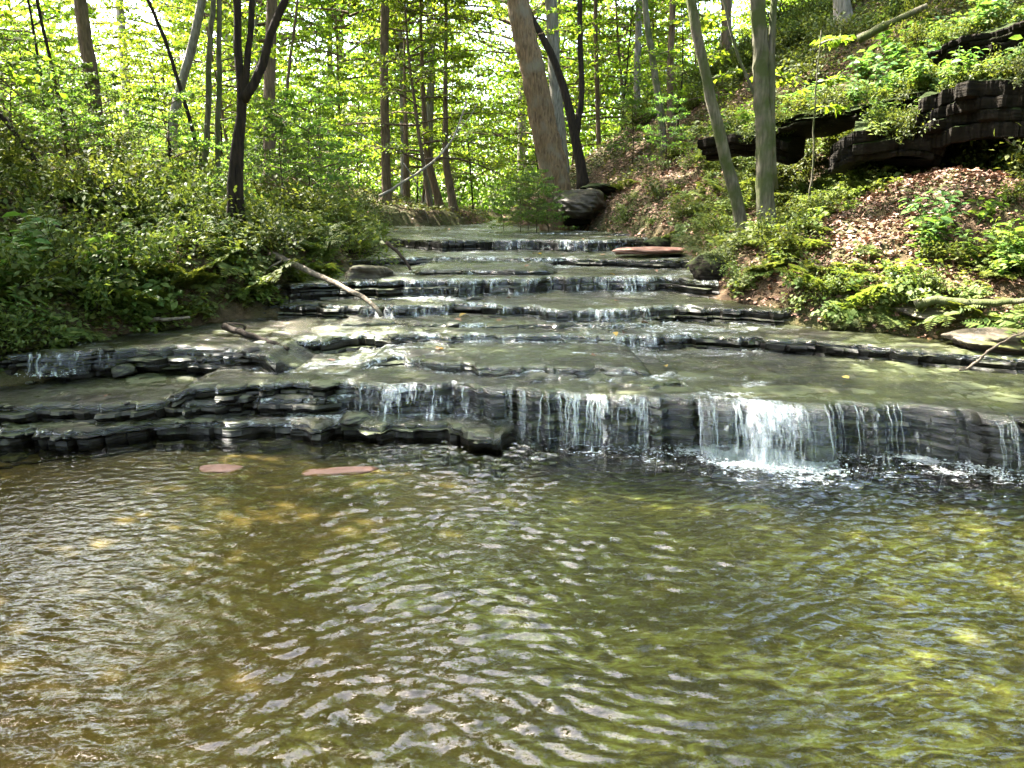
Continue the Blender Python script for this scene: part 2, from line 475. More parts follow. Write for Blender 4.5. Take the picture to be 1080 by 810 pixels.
def ledge(pts, z, depth, T, seed, label, jag=1.0, layers=3, ext=(-9, 9), slope=.012, rag=1.0, tap=(0, 0)):
    r = rs(seed)
    W = np.array([at_z(px, py, z) for px, py in pts]); W = W[np.argsort(W[:, 0])]
    x0, x1 = max(W[0, 0], ext[0]), min(W[-1, 0], ext[1])
    x = np.arange(x0, x1, .022); yf = np.interp(x, W[:, 0], W[:, 1])
    n0 = seed * 7.7
    # blocky fractures: piecewise constant offsets on an irregular spacing
    cuts = np.cumsum(.12 + r.rand(200) * .5) + x0 - .3; off = (r.rand(201) - .5)
    blk = off[np.searchsorted(cuts, x)]
    blk = np.convolve(np.pad(blk, 1, 'edge'), np.ones(3) / 3, 'valid')
    bl2 = (r.rand(400) - .5)[np.searchsorted(np.cumsum(.03 + .16 * r.rand(400)) + x0 - .2, x)]
    yf = yf + jag * (.13 * blk + .11 * bl2 + .16 * (fbm(x * 1.1, n0, seed) - .5) + .08 * (fbm(x * 5, n0, seed + 9) - .5))
    cut2 = np.cumsum(.1 + r.rand(200) * .7) + x0 - .5; sv = np.where(r.rand(201) < .38, .03 + .09 * r.rand(201), 0)
    sb = sv[np.searchsorted(cut2, x)]; sb = np.convolve(np.pad(sb, 1, 'edge'), np.ones(3) / 3, 'valid') * jag
    yf = yf + sb
    drop = np.zeros_like(x)
    if tap[0]: drop = np.maximum(drop, 1 - sst(0, tap[0], x - x0))
    if tap[1]: drop = np.maximum(drop, 1 - sst(0, tap[1], x1 - x))
    drop = np.clip(drop + 1.2 * (fbm(x * 5, n0, seed + 77, 3) - .5) * (drop > .02) * (drop < .98), 0, 1) * (T * .95)
    yf = yf + .25 * sst(.3, 1, drop / T)
    tz = np.concatenate([[0, .015, .04, .08], np.arange(.14, 1.2, .07), np.arange(1.2, depth + .4, .35)])

    def top(x, y, t):
        return z - drop + slope * t + rag * ((fbm(x * 2.2, y * 5, seed + 20) - .5) * .05 + (fbm(x * 9, y * 16, seed + 30, 3) - .5) * .03) - .014 * np.exp(-t / .02)
    layers = max(layers + 1, int(round(T / .05)))
    rows = []
    for t in tz[::-1]:
        y = yf + t; rows.append(np.stack([x, y, top(x, y, t)], 1))
    ntop = len(rows)
    hl = r.rand(layers) ** 1.5 + .25; hl = hl / hl.sum() * T
    zc = z - .012
    for k in range(layers):
        o = (.0 if k == 0 else -.13 * (k / layers) * r.rand() - .02 * r.rand()) + .10 * (fbm(x * 2.5, k * 5.1 + n0, seed + 40 + k) - .4) + .06 * (fbm(x * 9, k * 2.1 + n0, seed + 60 + k, 3) - .5) + .075 * off[(np.searchsorted(cuts, x + .21 * k) + 13 * k) % 201] + .05 * (r.rand(400) - .5)[np.searchsorted(np.cumsum(.03 + .15 * r.rand(400)) + x0 - .2, x)]
        o = (o - o.min() * .5 if k == 0 else o - sb * (.4 + .6 * r.rand()))
        edge = rows[ntop - 1][:, 2]
        zt = (edge - .012 if k == 0 else np.full_like(x, zc)) + .01 * (vn(x * 3, k, seed) - .5)
        hb = hl[k] * (.9 + .2 * vn(x * 2, k + 3.3, seed + 5))
        zb = np.minimum(zt - .01, zc - hb)
        for (zz, oo) in ((zt - (drop if k else 0), o), (zt * .6 + zb * .4 - (drop if k else drop * .4), o - .01 + .035 * (vn(x * 11, k, seed) - .5)), (zb - drop, o + .02), (zb - .009 - drop, o + .05 + .06 * vn(x * 4, k, seed + 2))):
            rows.append(np.stack([x, yf + oo, zz], 1))
        zc = zc - hl[k]
    rows.append(np.stack([x, yf + .08, np.full_like(x, z - T - .25)], 1))
    V = np.stack(rows); n, m = V.shape[:2]
    i, j = np.meshgrid(np.arange(n - 1), np.arange(m - 1), indexing='ij')
    q = np.stack([i * m + j, (i + 1) * m + j, (i + 1) * m + j + 1, i * m + j + 1], -1).reshape(-1, 4)
    o = link('rock_ledge', mesh('rock_ledge', V.reshape(-1, 3), [q], [M['rock']], smooth=True))
    mod = o.modifiers.new('edges', 'EDGE_SPLIT'); mod.split_angle = math.radians(38)
    tag(o, label, 'rock ledge', 'dark shale ledges stepping down the stream')
    L = dict(x=x, y=yf, z=z, slope=slope, depth=depth, seed=seed, T=T, drop=drop); LEDGES.append(L)
    return L


LG = ledge([(120, 412), (185, 410), (240, 407), (300, 403), (360, 404), (430, 407), (480, 409), (540, 412), (600, 416), (680, 421), (745, 424), (850, 425), (950, 428), (1010, 433), (1080, 441), (1200, 456), (1320, 475)],
           .32, 3.4, .32, 11, 'lowest long dark ledge with the white cascade, dropping straight into the pool', layers=4, tap=(.5, 0))
LG1 = ledge([(-420, 444), (-150, 436), (10, 430), (60, 430), (120, 427), (175, 421), (220, 424), (257, 421), (300, 421), (360, 419), (430, 419), (500, 421), (560, 424), (610, 422)],
            .22, 1.2, .14, 12, 'low dark ledge at left, just below the lip of the long pool ledge', layers=2, tap=(0, .5))
LG2 = ledge([(-420, 470), (-150, 462), (0, 457), (60, 453), (100, 455), (150, 448), (200, 447), (250, 448), (300, 446), (360, 445), (420, 448), (470, 450), (510, 455), (540, 457), (590, 455)],
            .10, 1.2, .2, 13, 'lowest thin shelf of rock at left, right at the edge of the brown pool', layers=2, tap=(0, .5))
LF = ledge([(320, 391), (360, 385), (400, 378), (440, 378), (470, 382), (520, 384), (560, 385), (620, 388), (677, 393), (760, 396)],
           .39, 1.6, .13, 14, 'short thin ledge mid stream above the long pool ledge', layers=2, tap=(.6, .8))
LE1 = ledge([(-300, 378), (30, 374), (90, 371), (140, 368), (200, 370), (240, 371), (275, 374), (330, 377)],
            .455, 1.5, .17, 22, 'ledge with a deep dark face at far left below the leafy bank', layers=3, tap=(0, .5))
LE = ledge([(210, 362), (300, 361), (360, 356), (460, 356), (540, 354), (633, 354), (720, 353), (810, 357), (900, 363), (1013, 371), (1100, 380), (1200, 388)],
           .46, 2.2, .17, 15, 'wide ledge across the stream with a thin black line towards the right bank', layers=3, tap=(.5, 0))
LX = ledge([(520, 404), (580, 400), (640, 402), (700, 405), (760, 403)], .345, .6, .05, 23, 'barely raised lip of rock in the flat above the slanting threads', layers=1, tap=(.4, .4))
LY = ledge([(330, 343), (400, 340), (470, 342), (560, 341), (640, 343), (720, 341)], .50, .8, .06, 24, 'very thin shelf between two ledges halfway up the stream', layers=1, tap=(.4, .4))
LZ = ledge([(420, 285), (480, 284), (540, 286), (600, 284)], .865, .8, .07, 25, 'small raised shelf in the upper flats left of centre', layers=2, tap=(.3, .3))
LD = ledge([(100, 325), (240, 321), (300, 320), (360, 321), (420, 322), (480, 322), (560, 323), (577, 326), (650, 325), (717, 324), (800, 326), (900, 330)],
           .61, 2.2, .16, 16, 'ledge halfway up the stream where the fallen pole ends', layers=3)
LC = ledge([(250, 300), (330, 299), (430, 297), (500, 295), (560, 294), (577, 292), (640, 293), (700, 292), (760, 298)],
           .80, 3.0, .2, 17, 'foaming ledge below the upper flats, third ledge from the top', layers=3)
LB = ledge([(300, 277), (370, 275), (400, 272), (480, 271), (560, 272), (640, 273), (720, 275), (780, 276)],
           .93, 3.4, .13, 18, 'thin ledge second from the top of the stream', layers=2)
LA = ledge([(350, 255), (390, 253), (420, 251), (470, 254), (520, 253), (560, 253), (620, 254), (660, 253), (703, 250), (760, 250)],
           1.12, 6, .17, 19, 'topmost dark ledge with black gaps under its lip', layers=2)
LT = ledge([(380, 246), (400, 245), (480, 243), (540, 246), (600, 246), (650, 247), (690, 247)],
           1.17, 12, .07, 20, 'faint flat shelf at the far top of the stream below the big tree', layers=1)

# ------------------------------------------------------------------ water
wx = lines((-6, -4.6, .2), (-4.1, 4.1, .0145), (4.1, 6, .2)); wy = lines((-9, 1.5, .4), (1.5, 5.75, .0115))


def poolz(X, Y):
    wxx = X + .35 * (fbm(X * .8, Y * .8, 51) - .5); wyy = Y + .45 * (fbm(X * .9, Y * .9, 52) - .5)
    amp = (.14 + .86 * sst(-2.6, -.2, X + .6 * (fbm(X, Y, 60) - .5))) * sst(-2, .5, Y)
    near = np.exp(-((Y - 4.75) / .5) ** 2) * sst(-.3, .8, X)
    w = 0
    for (a, lam, am, sd) in ((-1.50, .11, 1.0, 1), (-1.15, .085, .9, 2), (-1.95, .095, .9, 3), (-.8, .15, .6, 4), (-1.65, .06, .7, 5), (-2.5, .13, .4, 6), (-1.3, .048, .6, 7)):
        ph = (wxx * math.cos(a) + wyy * math.sin(a)) * 2 * np.pi / lam + 13 * fbm(X * 1.9, Y * 1.9, 70 + sd, 4)
        env = sst(.32, .68, fbm(X * 2.6 + sd, Y * 3.2, 80 + sd, 2))
        w = w + am * lam * env * (np.sin(ph) + .25 * np.cos(2 * ph))
    w = w * .040 * amp
    w = w + near * (fbm(X * 9, Y * 9, 90, 3) - .5) * .02 + amp * (fbm(X * 7, Y * 12, 91, 3) - .5) * .008
    return w


tag(link('pool_water', grid_mesh('pool_water', wx, wy, poolz, [M['pool']])), kind='structure')

vs, qs, fo, nn = [], [], [], 0
for L in LEDGES:
    if L['depth'] < 1.3: ext = L['depth'] - .1
    else: ext = L['depth']
    x, yf, z = L['x'], L['y'], L['z']; sd = L['seed']
    tz = np.concatenate([[-.012, 0, .03], np.arange(.06, 2.2, .03), np.arange(2.2, ext + .3, .2)])
    rows = []
    for t in tz:
        y = yf + t
        h = z - L['drop'] + L['slope'] * t + .006 + (fbm(x * 2.2, y * 5, sd + 20) - .5) * .02 + (fbm(x * 3, y * 7, sd + 100, 3) - .5) * .02 + (fbm(x * 9, y * 26, sd + 120, 3) - .5) * .022
        if t <= 0: h = h - (.012 if t == 0 else .05)
        rows.append(np.stack([x, y, h], 1))
    V = np.stack(rows); n, m = V.shape[:2]
    i, j = np.meshgrid(np.arange(n - 1), np.arange(m - 1), indexing='ij')
    fa = np.zeros((n, m))
    for L2 in LEDGES:
        if not (.02 < L2['z'] - z < .32): continue
        dy = np.interp(V[..., 0], L2['x'], L2['y'], left=99, right=99) - V[..., 1]
        fa = np.maximum(fa, np.where(dy > -.05, np.exp(-np.maximum(dy, 0) / .22), 0) * .55 * np.minimum(1, L2['T'] / .15))
    fa = np.maximum(fa, (tz < .05)[:, None] * ((0 if L['z'] < .3 else .42) * sst(.42, .72, fbm(x * 2.4, 3.3, sd + 140, 3)))[None, :])
    fa = np.maximum(fa, .40 * sst(.45, .7, fbm(V[..., 0] * 1.3, V[..., 1] * 2.2, sd + 160, 3)))  # white streaks on the flats, painted also for glints and wet sparkle
    central = sst(-2.6, -1.2, V[..., 0]) * (1 - sst(.30, .42, V[..., 0] / V[..., 1]))
    fo.append((fa * (.25 + .75 * central)).ravel())
    vs.append(V.reshape(-1, 3)); qs.append(np.stack([i * m + j, i * m + j + 1, (i + 1) * m + j + 1, (i + 1) * m + j], -1).reshape(-1, 4) + nn); nn += n * m
def attr(o, name, val):
    a = o.data.attributes.new(name, 'FLOAT', 'POINT'); a.data.foreach_set('value', np.asarray(val, np.float32)); return o


tag(attr(link('stream_water', mesh('stream_water', np.concatenate(vs), qs, [M['film']])), 'foam', np.concatenate(fo)), kind='structure')
X_, Y_ = np.meshgrid(wx, wy); yl_ = np.interp(X_, LG['x'], LG['y'], left=6)
df = yl_ - .1 - Y_
pf = np.exp(-np.maximum(df, 0) / .42) * (.95 * np.exp(-((X_ - 1.62) / .42) ** 4) + .5 * np.exp(-((X_ - 2.65) / .12) ** 2) + .3 * sst(-.1, .4, X_))
pf = np.maximum(pf, .33 * np.exp(-np.maximum(df, 0) / .7) * sst(-.4, .4, X_))
attr(bpy.data.objects['pool_water'], 'foam', pf.ravel())


def falls(L, pa, pb, zb, n, label, white=.5, seed=0, spread=.1, foam=0, curtain=True, vmax=.8, fw=.35, fpow=1.0):
    """water falling over ledge L between two photo columns at its lip"""
    r = rs(1000 + seed)
    W = [at_z(p, 405 + 0, .3)[0] for p in (pa, pb)]
    yl = float(np.median(L['y'])); xa, xb = [(p - 540) / FPX * yl * 1.02 for p in (pa, pb)]
    for _ in range(4):
        xa = (pa - 540) / FPX * np.interp(xa, L['x'], L['y']) * 1.02; xb = (pb - 540) / FPX * np.interp(xb, L['x'], L['y']) * 1.02
    root = link('waterfall', None, None, ((xa + xb) / 2, float(np.interp((xa + xb) / 2, L['x'], L['y'])), L['z']))
    tag(root, label, 'waterfall', 'small falls over the stream ledges')
    O = np.array(root.location); z0 = L['z']; H = z0 - zb
    for lay in range(0 if not curtain else (3 if white > 1 else 1)):
        x = np.arange(xa, xb, .012); y0 = np.interp(x, L['x'], L['y']); nz = 14
        v = .14 + .12 * lay + (.22 + .2 * lay) * vn(x * 3, 3, seed + lay)
        rows = []
        for k in range(nz + 1):
            u = k / nz; t = math.sqrt(2 * H * u / 9.8) if u > 0 else 0
            y = y0 + .02 - .05 * min(1, u * 8) - v * t - .17 * u * H / .3 + (vn(x * 18, u * 4, seed + 3 + lay) - .5) * .04 * u
            ed = np.minimum(1, np.minimum(x - xa, xb - x) / .08)
            rows.append(np.stack([x + (vn(x * 6, u * 3, seed + 5 + lay) - .5) * .05 * u, y, z0 + .014 - (H + .014) * u ** (1 + .3 * lay) + 0 * x - L['drop'][0] * 0], 1) - O)
        V = np.stack(rows); n_, m_ = V.shape[:2]; i, j = np.meshgrid(np.arange(n_ - 1), np.arange(m_ - 1), indexing='ij')
        q = np.stack([i * m_ + j, (i + 1) * m_ + j, (i + 1) * m_ + j + 1, i * m_ + j + 1], -1).reshape(-1, 4)
        so_ = link('sheet', mesh('sheet', V.reshape(-1, 3), [q], [M['cascade' if white > .7 else 'curtain' if white > .25 else 'drip']]), root)
        wt = np.clip(np.minimum(x - xa, xb - x) / min(.3, .4 * (xb - xa)), 0, 1) * (.8 + .2 * sst(.3, .6, fbm(x * 3, 1.7, seed + 50)))
        a_ = so_.data.attributes.new('wet', 'FLOAT', 'POINT'); a_.data.foreach_set('value', np.tile(wt, n_).astype(np.float32))
    g = Geo()
    for k in range(n):
        u0 = r.rand(); xx = xa + (xb - xa) * u0
        if r.rand() > (1.9 * sst(.35, .75, fbm(xx * 6, 1.5, seed + 7, 2)) + (.35 if white > 1 else .04)): continue
        y0 = float(np.interp(xx, L['x'], L['y'])); v = .1 + (.5 if white > 1 else .12) * r.rand() ** 2
        T = math.sqrt(2 * H / 9.8); a = r.rand() * .3 if r.rand() < .6 else 0; b = 1 if r.rand() < .7 else .5 + .5 * r.rand()
        ts = np.linspace(a, b, 9) * T
        P = np.stack([xx + (r.rand() - .5) * spread * ts + .006 * np.sin(ts * 60 + r.rand() * 6), y0 - .03 - v * ts - .12 * ts / T * H / .3, np.maximum(z0 + .01 - 4.9 * ts ** 2, zb)], 1) - O
        w = (.0007 + .0018 * r.rand() ** 2 * (1 + white)) * (.5 + .9 * np.sin(np.linspace(.25, 2.9, 9))) * (1 + .35 * (r.rand(9) - .5))
        g.tube(P, w, 5)
    if g.n: link('strands', g.mesh('strands', [M['thin']]), root)['kind'] = 'stuff'
    if foam:
        g = Geo(); ic = _ico()
        for k in range(foam):
            xx = xa + (xb - xa) * r.rand() + .06 * r.randn()
            y = float(np.interp(xx, L['x'], L['y'])) - .04 - fw * r.rand() ** (1.9 * fpow); s = .0022 + .006 * r.rand() ** 3
            if vn(xx * 7, y * 7, seed + 31) < .42: continue
            g.add(ic[0] * s * np.array([1.4, 1.2, .7]) + np.array([xx, y, zb + .004 + .02 * r.rand() ** 3]) - O, [ic[1]], 0)
        if g.n: link('foam', g.mesh('foam', [M['bubbles']]), root)['kind'] = 'stuff'
    return root


def _ico():
    t = (1 + 5 ** .5) / 2
    v = np.array([(-1, t, 0), (1, t, 0), (-1, -t, 0), (1, -t, 0), (0, -1, t), (0, 1, t), (0, -1, -t), (0, 1, -t), (t, 0, -1), (t, 0, 1), (-t, 0, -1), (-t, 0, 1)]) / math.sqrt(1 + t * t)
    f = np.array([(0, 11, 5), (0, 5, 1), (0, 1, 7), (0, 7, 10), (0, 10, 11), (1, 5, 9), (5, 11, 4), (11, 10, 2), (10, 7, 6), (7, 1, 8), (3, 9, 4), (3, 4, 2), (3, 2, 6), (3, 6, 8), (3, 8, 9), (4, 9, 5), (2, 4, 11), (6, 2, 10), (8, 6, 7), (9, 8, 1)])
    return v, f


falls(LG, 735, 872, 0.0, 90, 'broad white cascade pouring into the pool, brightest of the falls', 1.2, 1, .3, 2600, fw=.45)
falls(LG, 862, 1075, 0.0, 40, 'thin broken curtain of water over the dark ledge right of the white cascade', .1, 2, .1, 200)
falls(LG, 1008, 1030, 0.0, 30, 'single narrow spout splashing into the pool at far right', .8, 3, .1, 500, False, fw=.25)
falls(LG, 545, 742, 0.0, 190, 'row of slanting white threads of water left of the broad cascade', .6, 4, .4, 300)
falls(LG, 360, 540, .10, 40, 'faint dribbles down the dark ledge face left of the slanting threads', .3, 5, .05, 0)
falls(LE1, 38, 104, .30, 24, 'small white trickle at far left beside the leafy bank', .65, 6, .1, 120, fw=.2)
falls(LE1, 110, 260, .32, 10, 'sparse drips down the deep dark ledge face at left', .1, 7, .04, 0)
falls(LD, 360, 575, .47, 20, 'low veil of water over the ledge where the fallen pole ends', .4, 8, .1, 80)
falls(LD, 575, 717, .47, 16, 'low veil of water right of centre under the pale foaming ledge', .4, 9, .1, 80)
falls(LC, 430, 580, .62, 30, 'foaming white fall on the left half of the third ledge from the top', .6, 10, .2, 160)
falls(LC, 580, 712, .62, 16, 'thin fall on the right half of the third ledge from the top', .4, 11, .2, 60)
falls(LF, 430, 670, .31, 16, 'fine dribbles along the short thin ledge mid stream', .2, 12, .05, 30)
falls(LE, 460, 720, .37, 16, 'fine dribbles along the centre of the wide ledge', .3, 13, .05, 30)
falls(LA, 520, 700, .97, 14, 'small bright trickles over the topmost ledge', .5, 14, .05, 0)

# ------------------------------------------------------------------ rocks
def rock(name, c, size, seed, mat, label, cat='rock', group=None, rot=0, strata=.0, flat=.5, sub=40):
    """a rock: rounded box pushed about by noise, cut by bedding steps"""
    r = rs(seed); n = sub
    u, v = np.meshgrid(np.linspace(0, 2 * np.pi, 2 * n, endpoint=False), np.linspace(-np.pi / 2, np.pi / 2, n))
    X, Y, Z = np.cos(v) * np.cos(u), np.cos(v) * np.sin(u), np.sin(v)
    nk = r.randn(22, 3); nk /= np.linalg.norm(nk, axis=1)[:, None]; nk = np.concatenate([nk, [[0, 0, 1], [0, 0, -1], [.2, -.95, .1]]]); hk = .72 + .22 * r.rand(len(nk))
    dk = np.maximum(X[..., None] * nk[:, 0] + Y[..., None] * nk[:, 1] + Z[..., None] * nk[:, 2], .02)
    q_ = hk / dk; ex = 34.0 if name == 'stone' else 16.0; k = (np.sum(q_ ** -ex, -1)) ** (-1 / ex)
    k = k * (1 + .30 * (fbm(X * 2 + Z * 1.3 + seed, Y * 2 - Z, seed) - .5) + .16 * (fbm(X * 6 + Z * 4, Y * 6 + 3 * Z, seed + 3, 4) - .5)) * 1.1
    if strata: k = k * (1 + strata * (vn(Z * 6 * size[2] / .25 + .8 * X, seed, seed + 5) - .5))
    P = np.stack([X * k * size[0], Y * k * size[1], Z * k * size[2]], -1).reshape(-1, 3)
    m = 2 * n; i, j = np.meshgrid(np.arange(n - 1), np.arange(m), indexing='ij'); jj = (j + 1) % m
    q = np.stack([i * m + j, i * m + jj, (i + 1) * m + jj, (i + 1) * m + j], -1).reshape(-1, 4)
    o = link(name, mesh(name, P, [q], [M[mat]]), None, c, (0, 0, rot))
    return tag(o, label, cat, group)


def gz(x, y): return float(ground(x, y))


p = at_d(612, 216, 16.5)
rock('boulder', (p[0], 16.9, p[2]), (.62, .9, .36), 3, 'boulder', 'rounded brown boulder overhanging a black hollow at the foot of the big leaning tree', 'boulder', sub=48, strata=.04)
p = at_d(585, 232, 17); rock('boulder', (p[0] + .3, 17.2, p[2] + .05), (.5, .5, .22), 4, 'outcrop', 'dark rock under the rounded brown boulder by the stream head', 'boulder')
p = at_d(1058, 365, 6.15); rock('boulder', (p[0], 6.3, p[2]), (.34, .35, .15), 5, 'boulder', 'layered brown rock at right edge where the bank meets the stream', 'boulder', strata=.35, sub=56)
p = at_d(988, 330, 6.9); rock('rock_slab', (p[0] + .1, 7.0, p[2] - .01), (.42, .3, .05), 6, 'boulder', 'pale flat slab jutting from the right bank above the layered brown rock', 'rock slab', rot=-.3)
p = at_d(690, 263, 11.2); rock('rock_slab', (p[0], 11.3, p[2] - .02), (.52, .35, .06), 7, 'pinkrock', 'flat pinkish slab lying at the right edge of the upper stream', 'rock slab', rot=.1)
p = at_d(742, 285, 9.0); rock('boulder', (p[0] + .15, 9.15, p[2] - .02), (.28, .3, .2), 8, 'outcrop', 'dark mossy rock beside the foot of the forked right trunk', 'boulder')
p = at_d(398, 295, 9.0); rock('boulder', (p[0] - .15, 9.3, p[2] - .02), (.32, .35, .2), 9, 'boulder', 'brown muddy rock block behind the fallen pole', 'boulder', strata=.15)
p = at_d(700, 222, 13); rock('boulder', (p[0], 13.3, gz(p[0], 13.3) + .05), (.22, .25, .14), 10, 'outcrop', 'small dark stone sunk in the sunlit leaf litter slope', 'boulder')
p = at_d(628, 198, 17); rock('rock_slab', (p[0] + .1, 17.5, p[2]), (.4, .6, .12), 21, 'outcrop', 'dark lip of rock between the big tree and the litter slope', 'rock slab')
for (px, py, a, b, s) in ((232, 494, .15, .1, 31), (355, 496, .22, .1, 32)):  # pale stones put in for sunlit patches on the pool bottom
    p = at_z(px, py, 0)
    rock('sunlit_patch_stone', (p[0], p[1], -.006), (a, b * .8, .016), s, 'pinkrock', 'pale pink stone standing for a sunlit patch of the pool bottom, ' + ('smaller, left one' if px < 300 else 'larger, right one'), 'stone', 'pale stones for sunlit patches under the water', rot=.1, sub=20)
p = at_z(480, 343, .49); rock('stone', (p[0], p[1], p[2]), (.09, .06, .03), 33, 'rock', 'small dark stone breaking the surface mid stream', 'stone', sub=16)

sr = rs(88); sp_ = []
for k in range(120):
    px, py = sr.rand() * 520 - 20 if k % 4 else 420 + sr.rand() * 560, 0
    L = (LG1, LG2, LG, LE1, LF, LE, LD)[sr.randint(7)]
    x = (px - 540) / FPX * float(np.median(L['y'])); y = float(np.interp(x, L['x'], L['y'])) - .04 + (.5 * sr.rand() ** 2 if k % 2 else -.1 * sr.rand())
    zz = L['z'] - float(np.interp(x, L['x'], L['drop'])) if k % 2 else L['z'] - L['T'] + .01
    w_ = .03 + .11 * sr.rand() ** 2.5
    rock('stone', (x, y, zz), (w_, w_ * (.6 + .4 * sr.rand()), w_ * (.2 + .25 * sr.rand())), 400 + k, 'rock', 'loose dark flat stone lying wet on the stream ledges', 'stone', 'loose stones on the ledges', rot=sr.rand() * 3, sub=20)

def leaf_obj():
    g = Geo(); g.leaves(np.zeros((1, 3)), np.array([[1., 0, .1]]), np.array([[0, 0, 1.]]), .085, .6, 0, True); return g
lms = [leaf_obj().mesh('fallen_leaf', [M['litter']]), leaf_obj().mesh('fallen_leaf', [M['yellow']])]
for k in range(54):
    L = LEDGES[sr.randint(len(LEDGES))]; i = sr.randint(len(L['x'])); t = .05 + .7 * sr.rand()
    if abs(L['x'][i]) > .62 * L['y'][i]: continue
    o = link('fallen_leaf', lms[k % 3 == 0], None, (L['x'][i], L['y'][i] + t, L['z'] - L['drop'][i] + L['slope'] * t + .028), (sr.randn() * .2, sr.randn() * .2, sr.rand() * 6.28), .7 + .6 * sr.rand())
    tag(o, 'yellow fallen leaf stuck on the wet stream ledges' if k % 3 == 0 else 'brown fallen leaf stuck on the wet stream ledges', 'leaf', 'yellow leaves on the ledges' if k % 3 == 0 else 'brown leaves on the ledges')

# overhanging outcrop on the right bank
def slab(pts, thick, depth, seed, label, mat='outcrop', tilt=.08):
    """overhanging bed of rock; pts = lip top (px, py, distance)"""
    W = np.array([at_d(*q) for q in pts]); r = rs(seed)
    NP = 300; t = np.linspace(0, 1, NP); s = np.linspace(0, 1, len(W)); c = np.stack([np.interp(t, s, W[:, k]) for k in range(3)], 1)
    d = np.gradient(c, axis=0); nrm = np.stack([-d[:, 1], d[:, 0], 0 * d[:, 0]], 1); nrm /= np.linalg.norm(nrm, axis=1)[:, None]
    nrm *= np.sign(nrm[:, 1:2] + 1e-6)
    ln = float(np.linalg.norm(np.diff(W, axis=0), axis=1).sum()); a = t * ln * 2.2
    up = np.array([0, 0, 1.0]); rows = []
    big = .34 * (fbm(a * .45, 0 * a + seed, seed) - .5); zb = .07 * (fbm(a * .6, 0 * a + seed, seed + 9, 3) - .5)
    cuts = np.cumsum(.25 + 1.1 * r.rand(200)); blk = .05 * (r.rand(201) - .5)[np.searchsorted(cuts, a)]
    for o, dz in ((depth, .12), (depth * .6, .1), (depth * .3, .06), (.3, .03), (.12, .0)):
        rows.append(c + nrm * (o + big)[:, None] + up * (dz + tilt * o + zb + .1 * (fbm(a * 1.5, 0 * a + o * 3, seed + 2, 3) - .5))[:, None])
    nl = max(3, int(thick / .09)); z0 = 0.0
    for k in range(nl):
        h = thick / nl * (.35 + 1.3 * r.rand()); ck = np.cumsum(.15 + .9 * r.rand(300))
        o = big + blk * (.4 + .6 * r.rand()) + .05 * (r.rand() - .5) + .03 * (r.rand(301) - .5)[np.searchsorted(ck, a)] + .46 * (fbm(a * 1.1, 0 * a + k * .55, seed + 30, 4) - .5) + .22 * (fbm(a * 3.4, 0 * a + k * 1.3, seed + 31, 4) - .5) + .1 * k / nl
        wz = zb + .11 * (fbm(a * .9, 0 * a + k * .7, seed + 50, 3) - .5)
        for oo, zz in ((0, z0 - .008), (-.01, z0 - .4 * h), (.012, z0 - h)):
            rows.append(c + nrm * (o + oo)[:, None] + up * (zz + wz)[:, None])
        rows.append(c + nrm * (o + .03 + .07 * vn(a * 2, k, seed + 8))[:, None] + up * (z0 - h - .006 + wz + .03 * (vn(a * 3, k, seed + 3) - .5))[:, None])
        z0 -= h + .008
    for o, dz in ((.3, z0), (.7, z0), (depth, z0 * .7)):
        rows.append(c + nrm * (o + big)[:, None] + up * (dz + tilt * o + zb)[:, None])
    V = np.stack(rows); n, m = V.shape[:2]; i, j = np.meshgrid(np.arange(n - 1), np.arange(m - 1), indexing='ij')
    q = np.stack([i * m + j, (i + 1) * m + j, (i + 1) * m + j + 1, i * m + j + 1], -1).reshape(-1, 4)
    caps = [(np.arange(n) * m)[None], (np.arange(n) * m + m - 1)[None, ::-1]]
    o = link('rock_outcrop', mesh('rock_outcrop', V.reshape(-1, 3), [q] + caps, [M[mat]]))
    o.modifiers.new('edges', 'EDGE_SPLIT').split_angle = math.radians(35)
    return tag(o, label, 'rock outcrop', 'overhanging rocks of the right bank')


slab([(800, 140, 11.4), (850, 120, 10.9), (905, 112, 10.4), (960, 100, 9.9), (985, 96, 9.6)], .16, 2.2, 41, 'mossy overhanging shelf above a dark crack, left half of the right bank outcrop')
slab([(965, 102, 9.4), (1010, 90, 9.1), (1080, 84, 8.7), (1180, 70, 8.2), (1300, 60, 7.8)], .42, 2.6, 42, 'thick brown roof of rock over the black cave at far right')
slab([(872, 152, 9.9), (900, 137, 9.7), (950, 130, 9.5), (985, 132, 9.4), (1000, 140, 9.5)], .3, 1.2, 43, 'rounded mossy block under the dark crack, beside the black cave')
slab([(740, 150, 11.6), (775, 140, 11.3), (800, 142, 11.2), (830, 150, 11.0)], .3, 1.2, 44, 'small dark rock shelf behind the forked right trunk')
slab([(985, 55, 10.8), (1030, 35, 10.4), (1080, 20, 10.0), (1180, 0, 9.6)], .5, 1.5, 45, 'dark upper rock band in the top right corner above the roof')

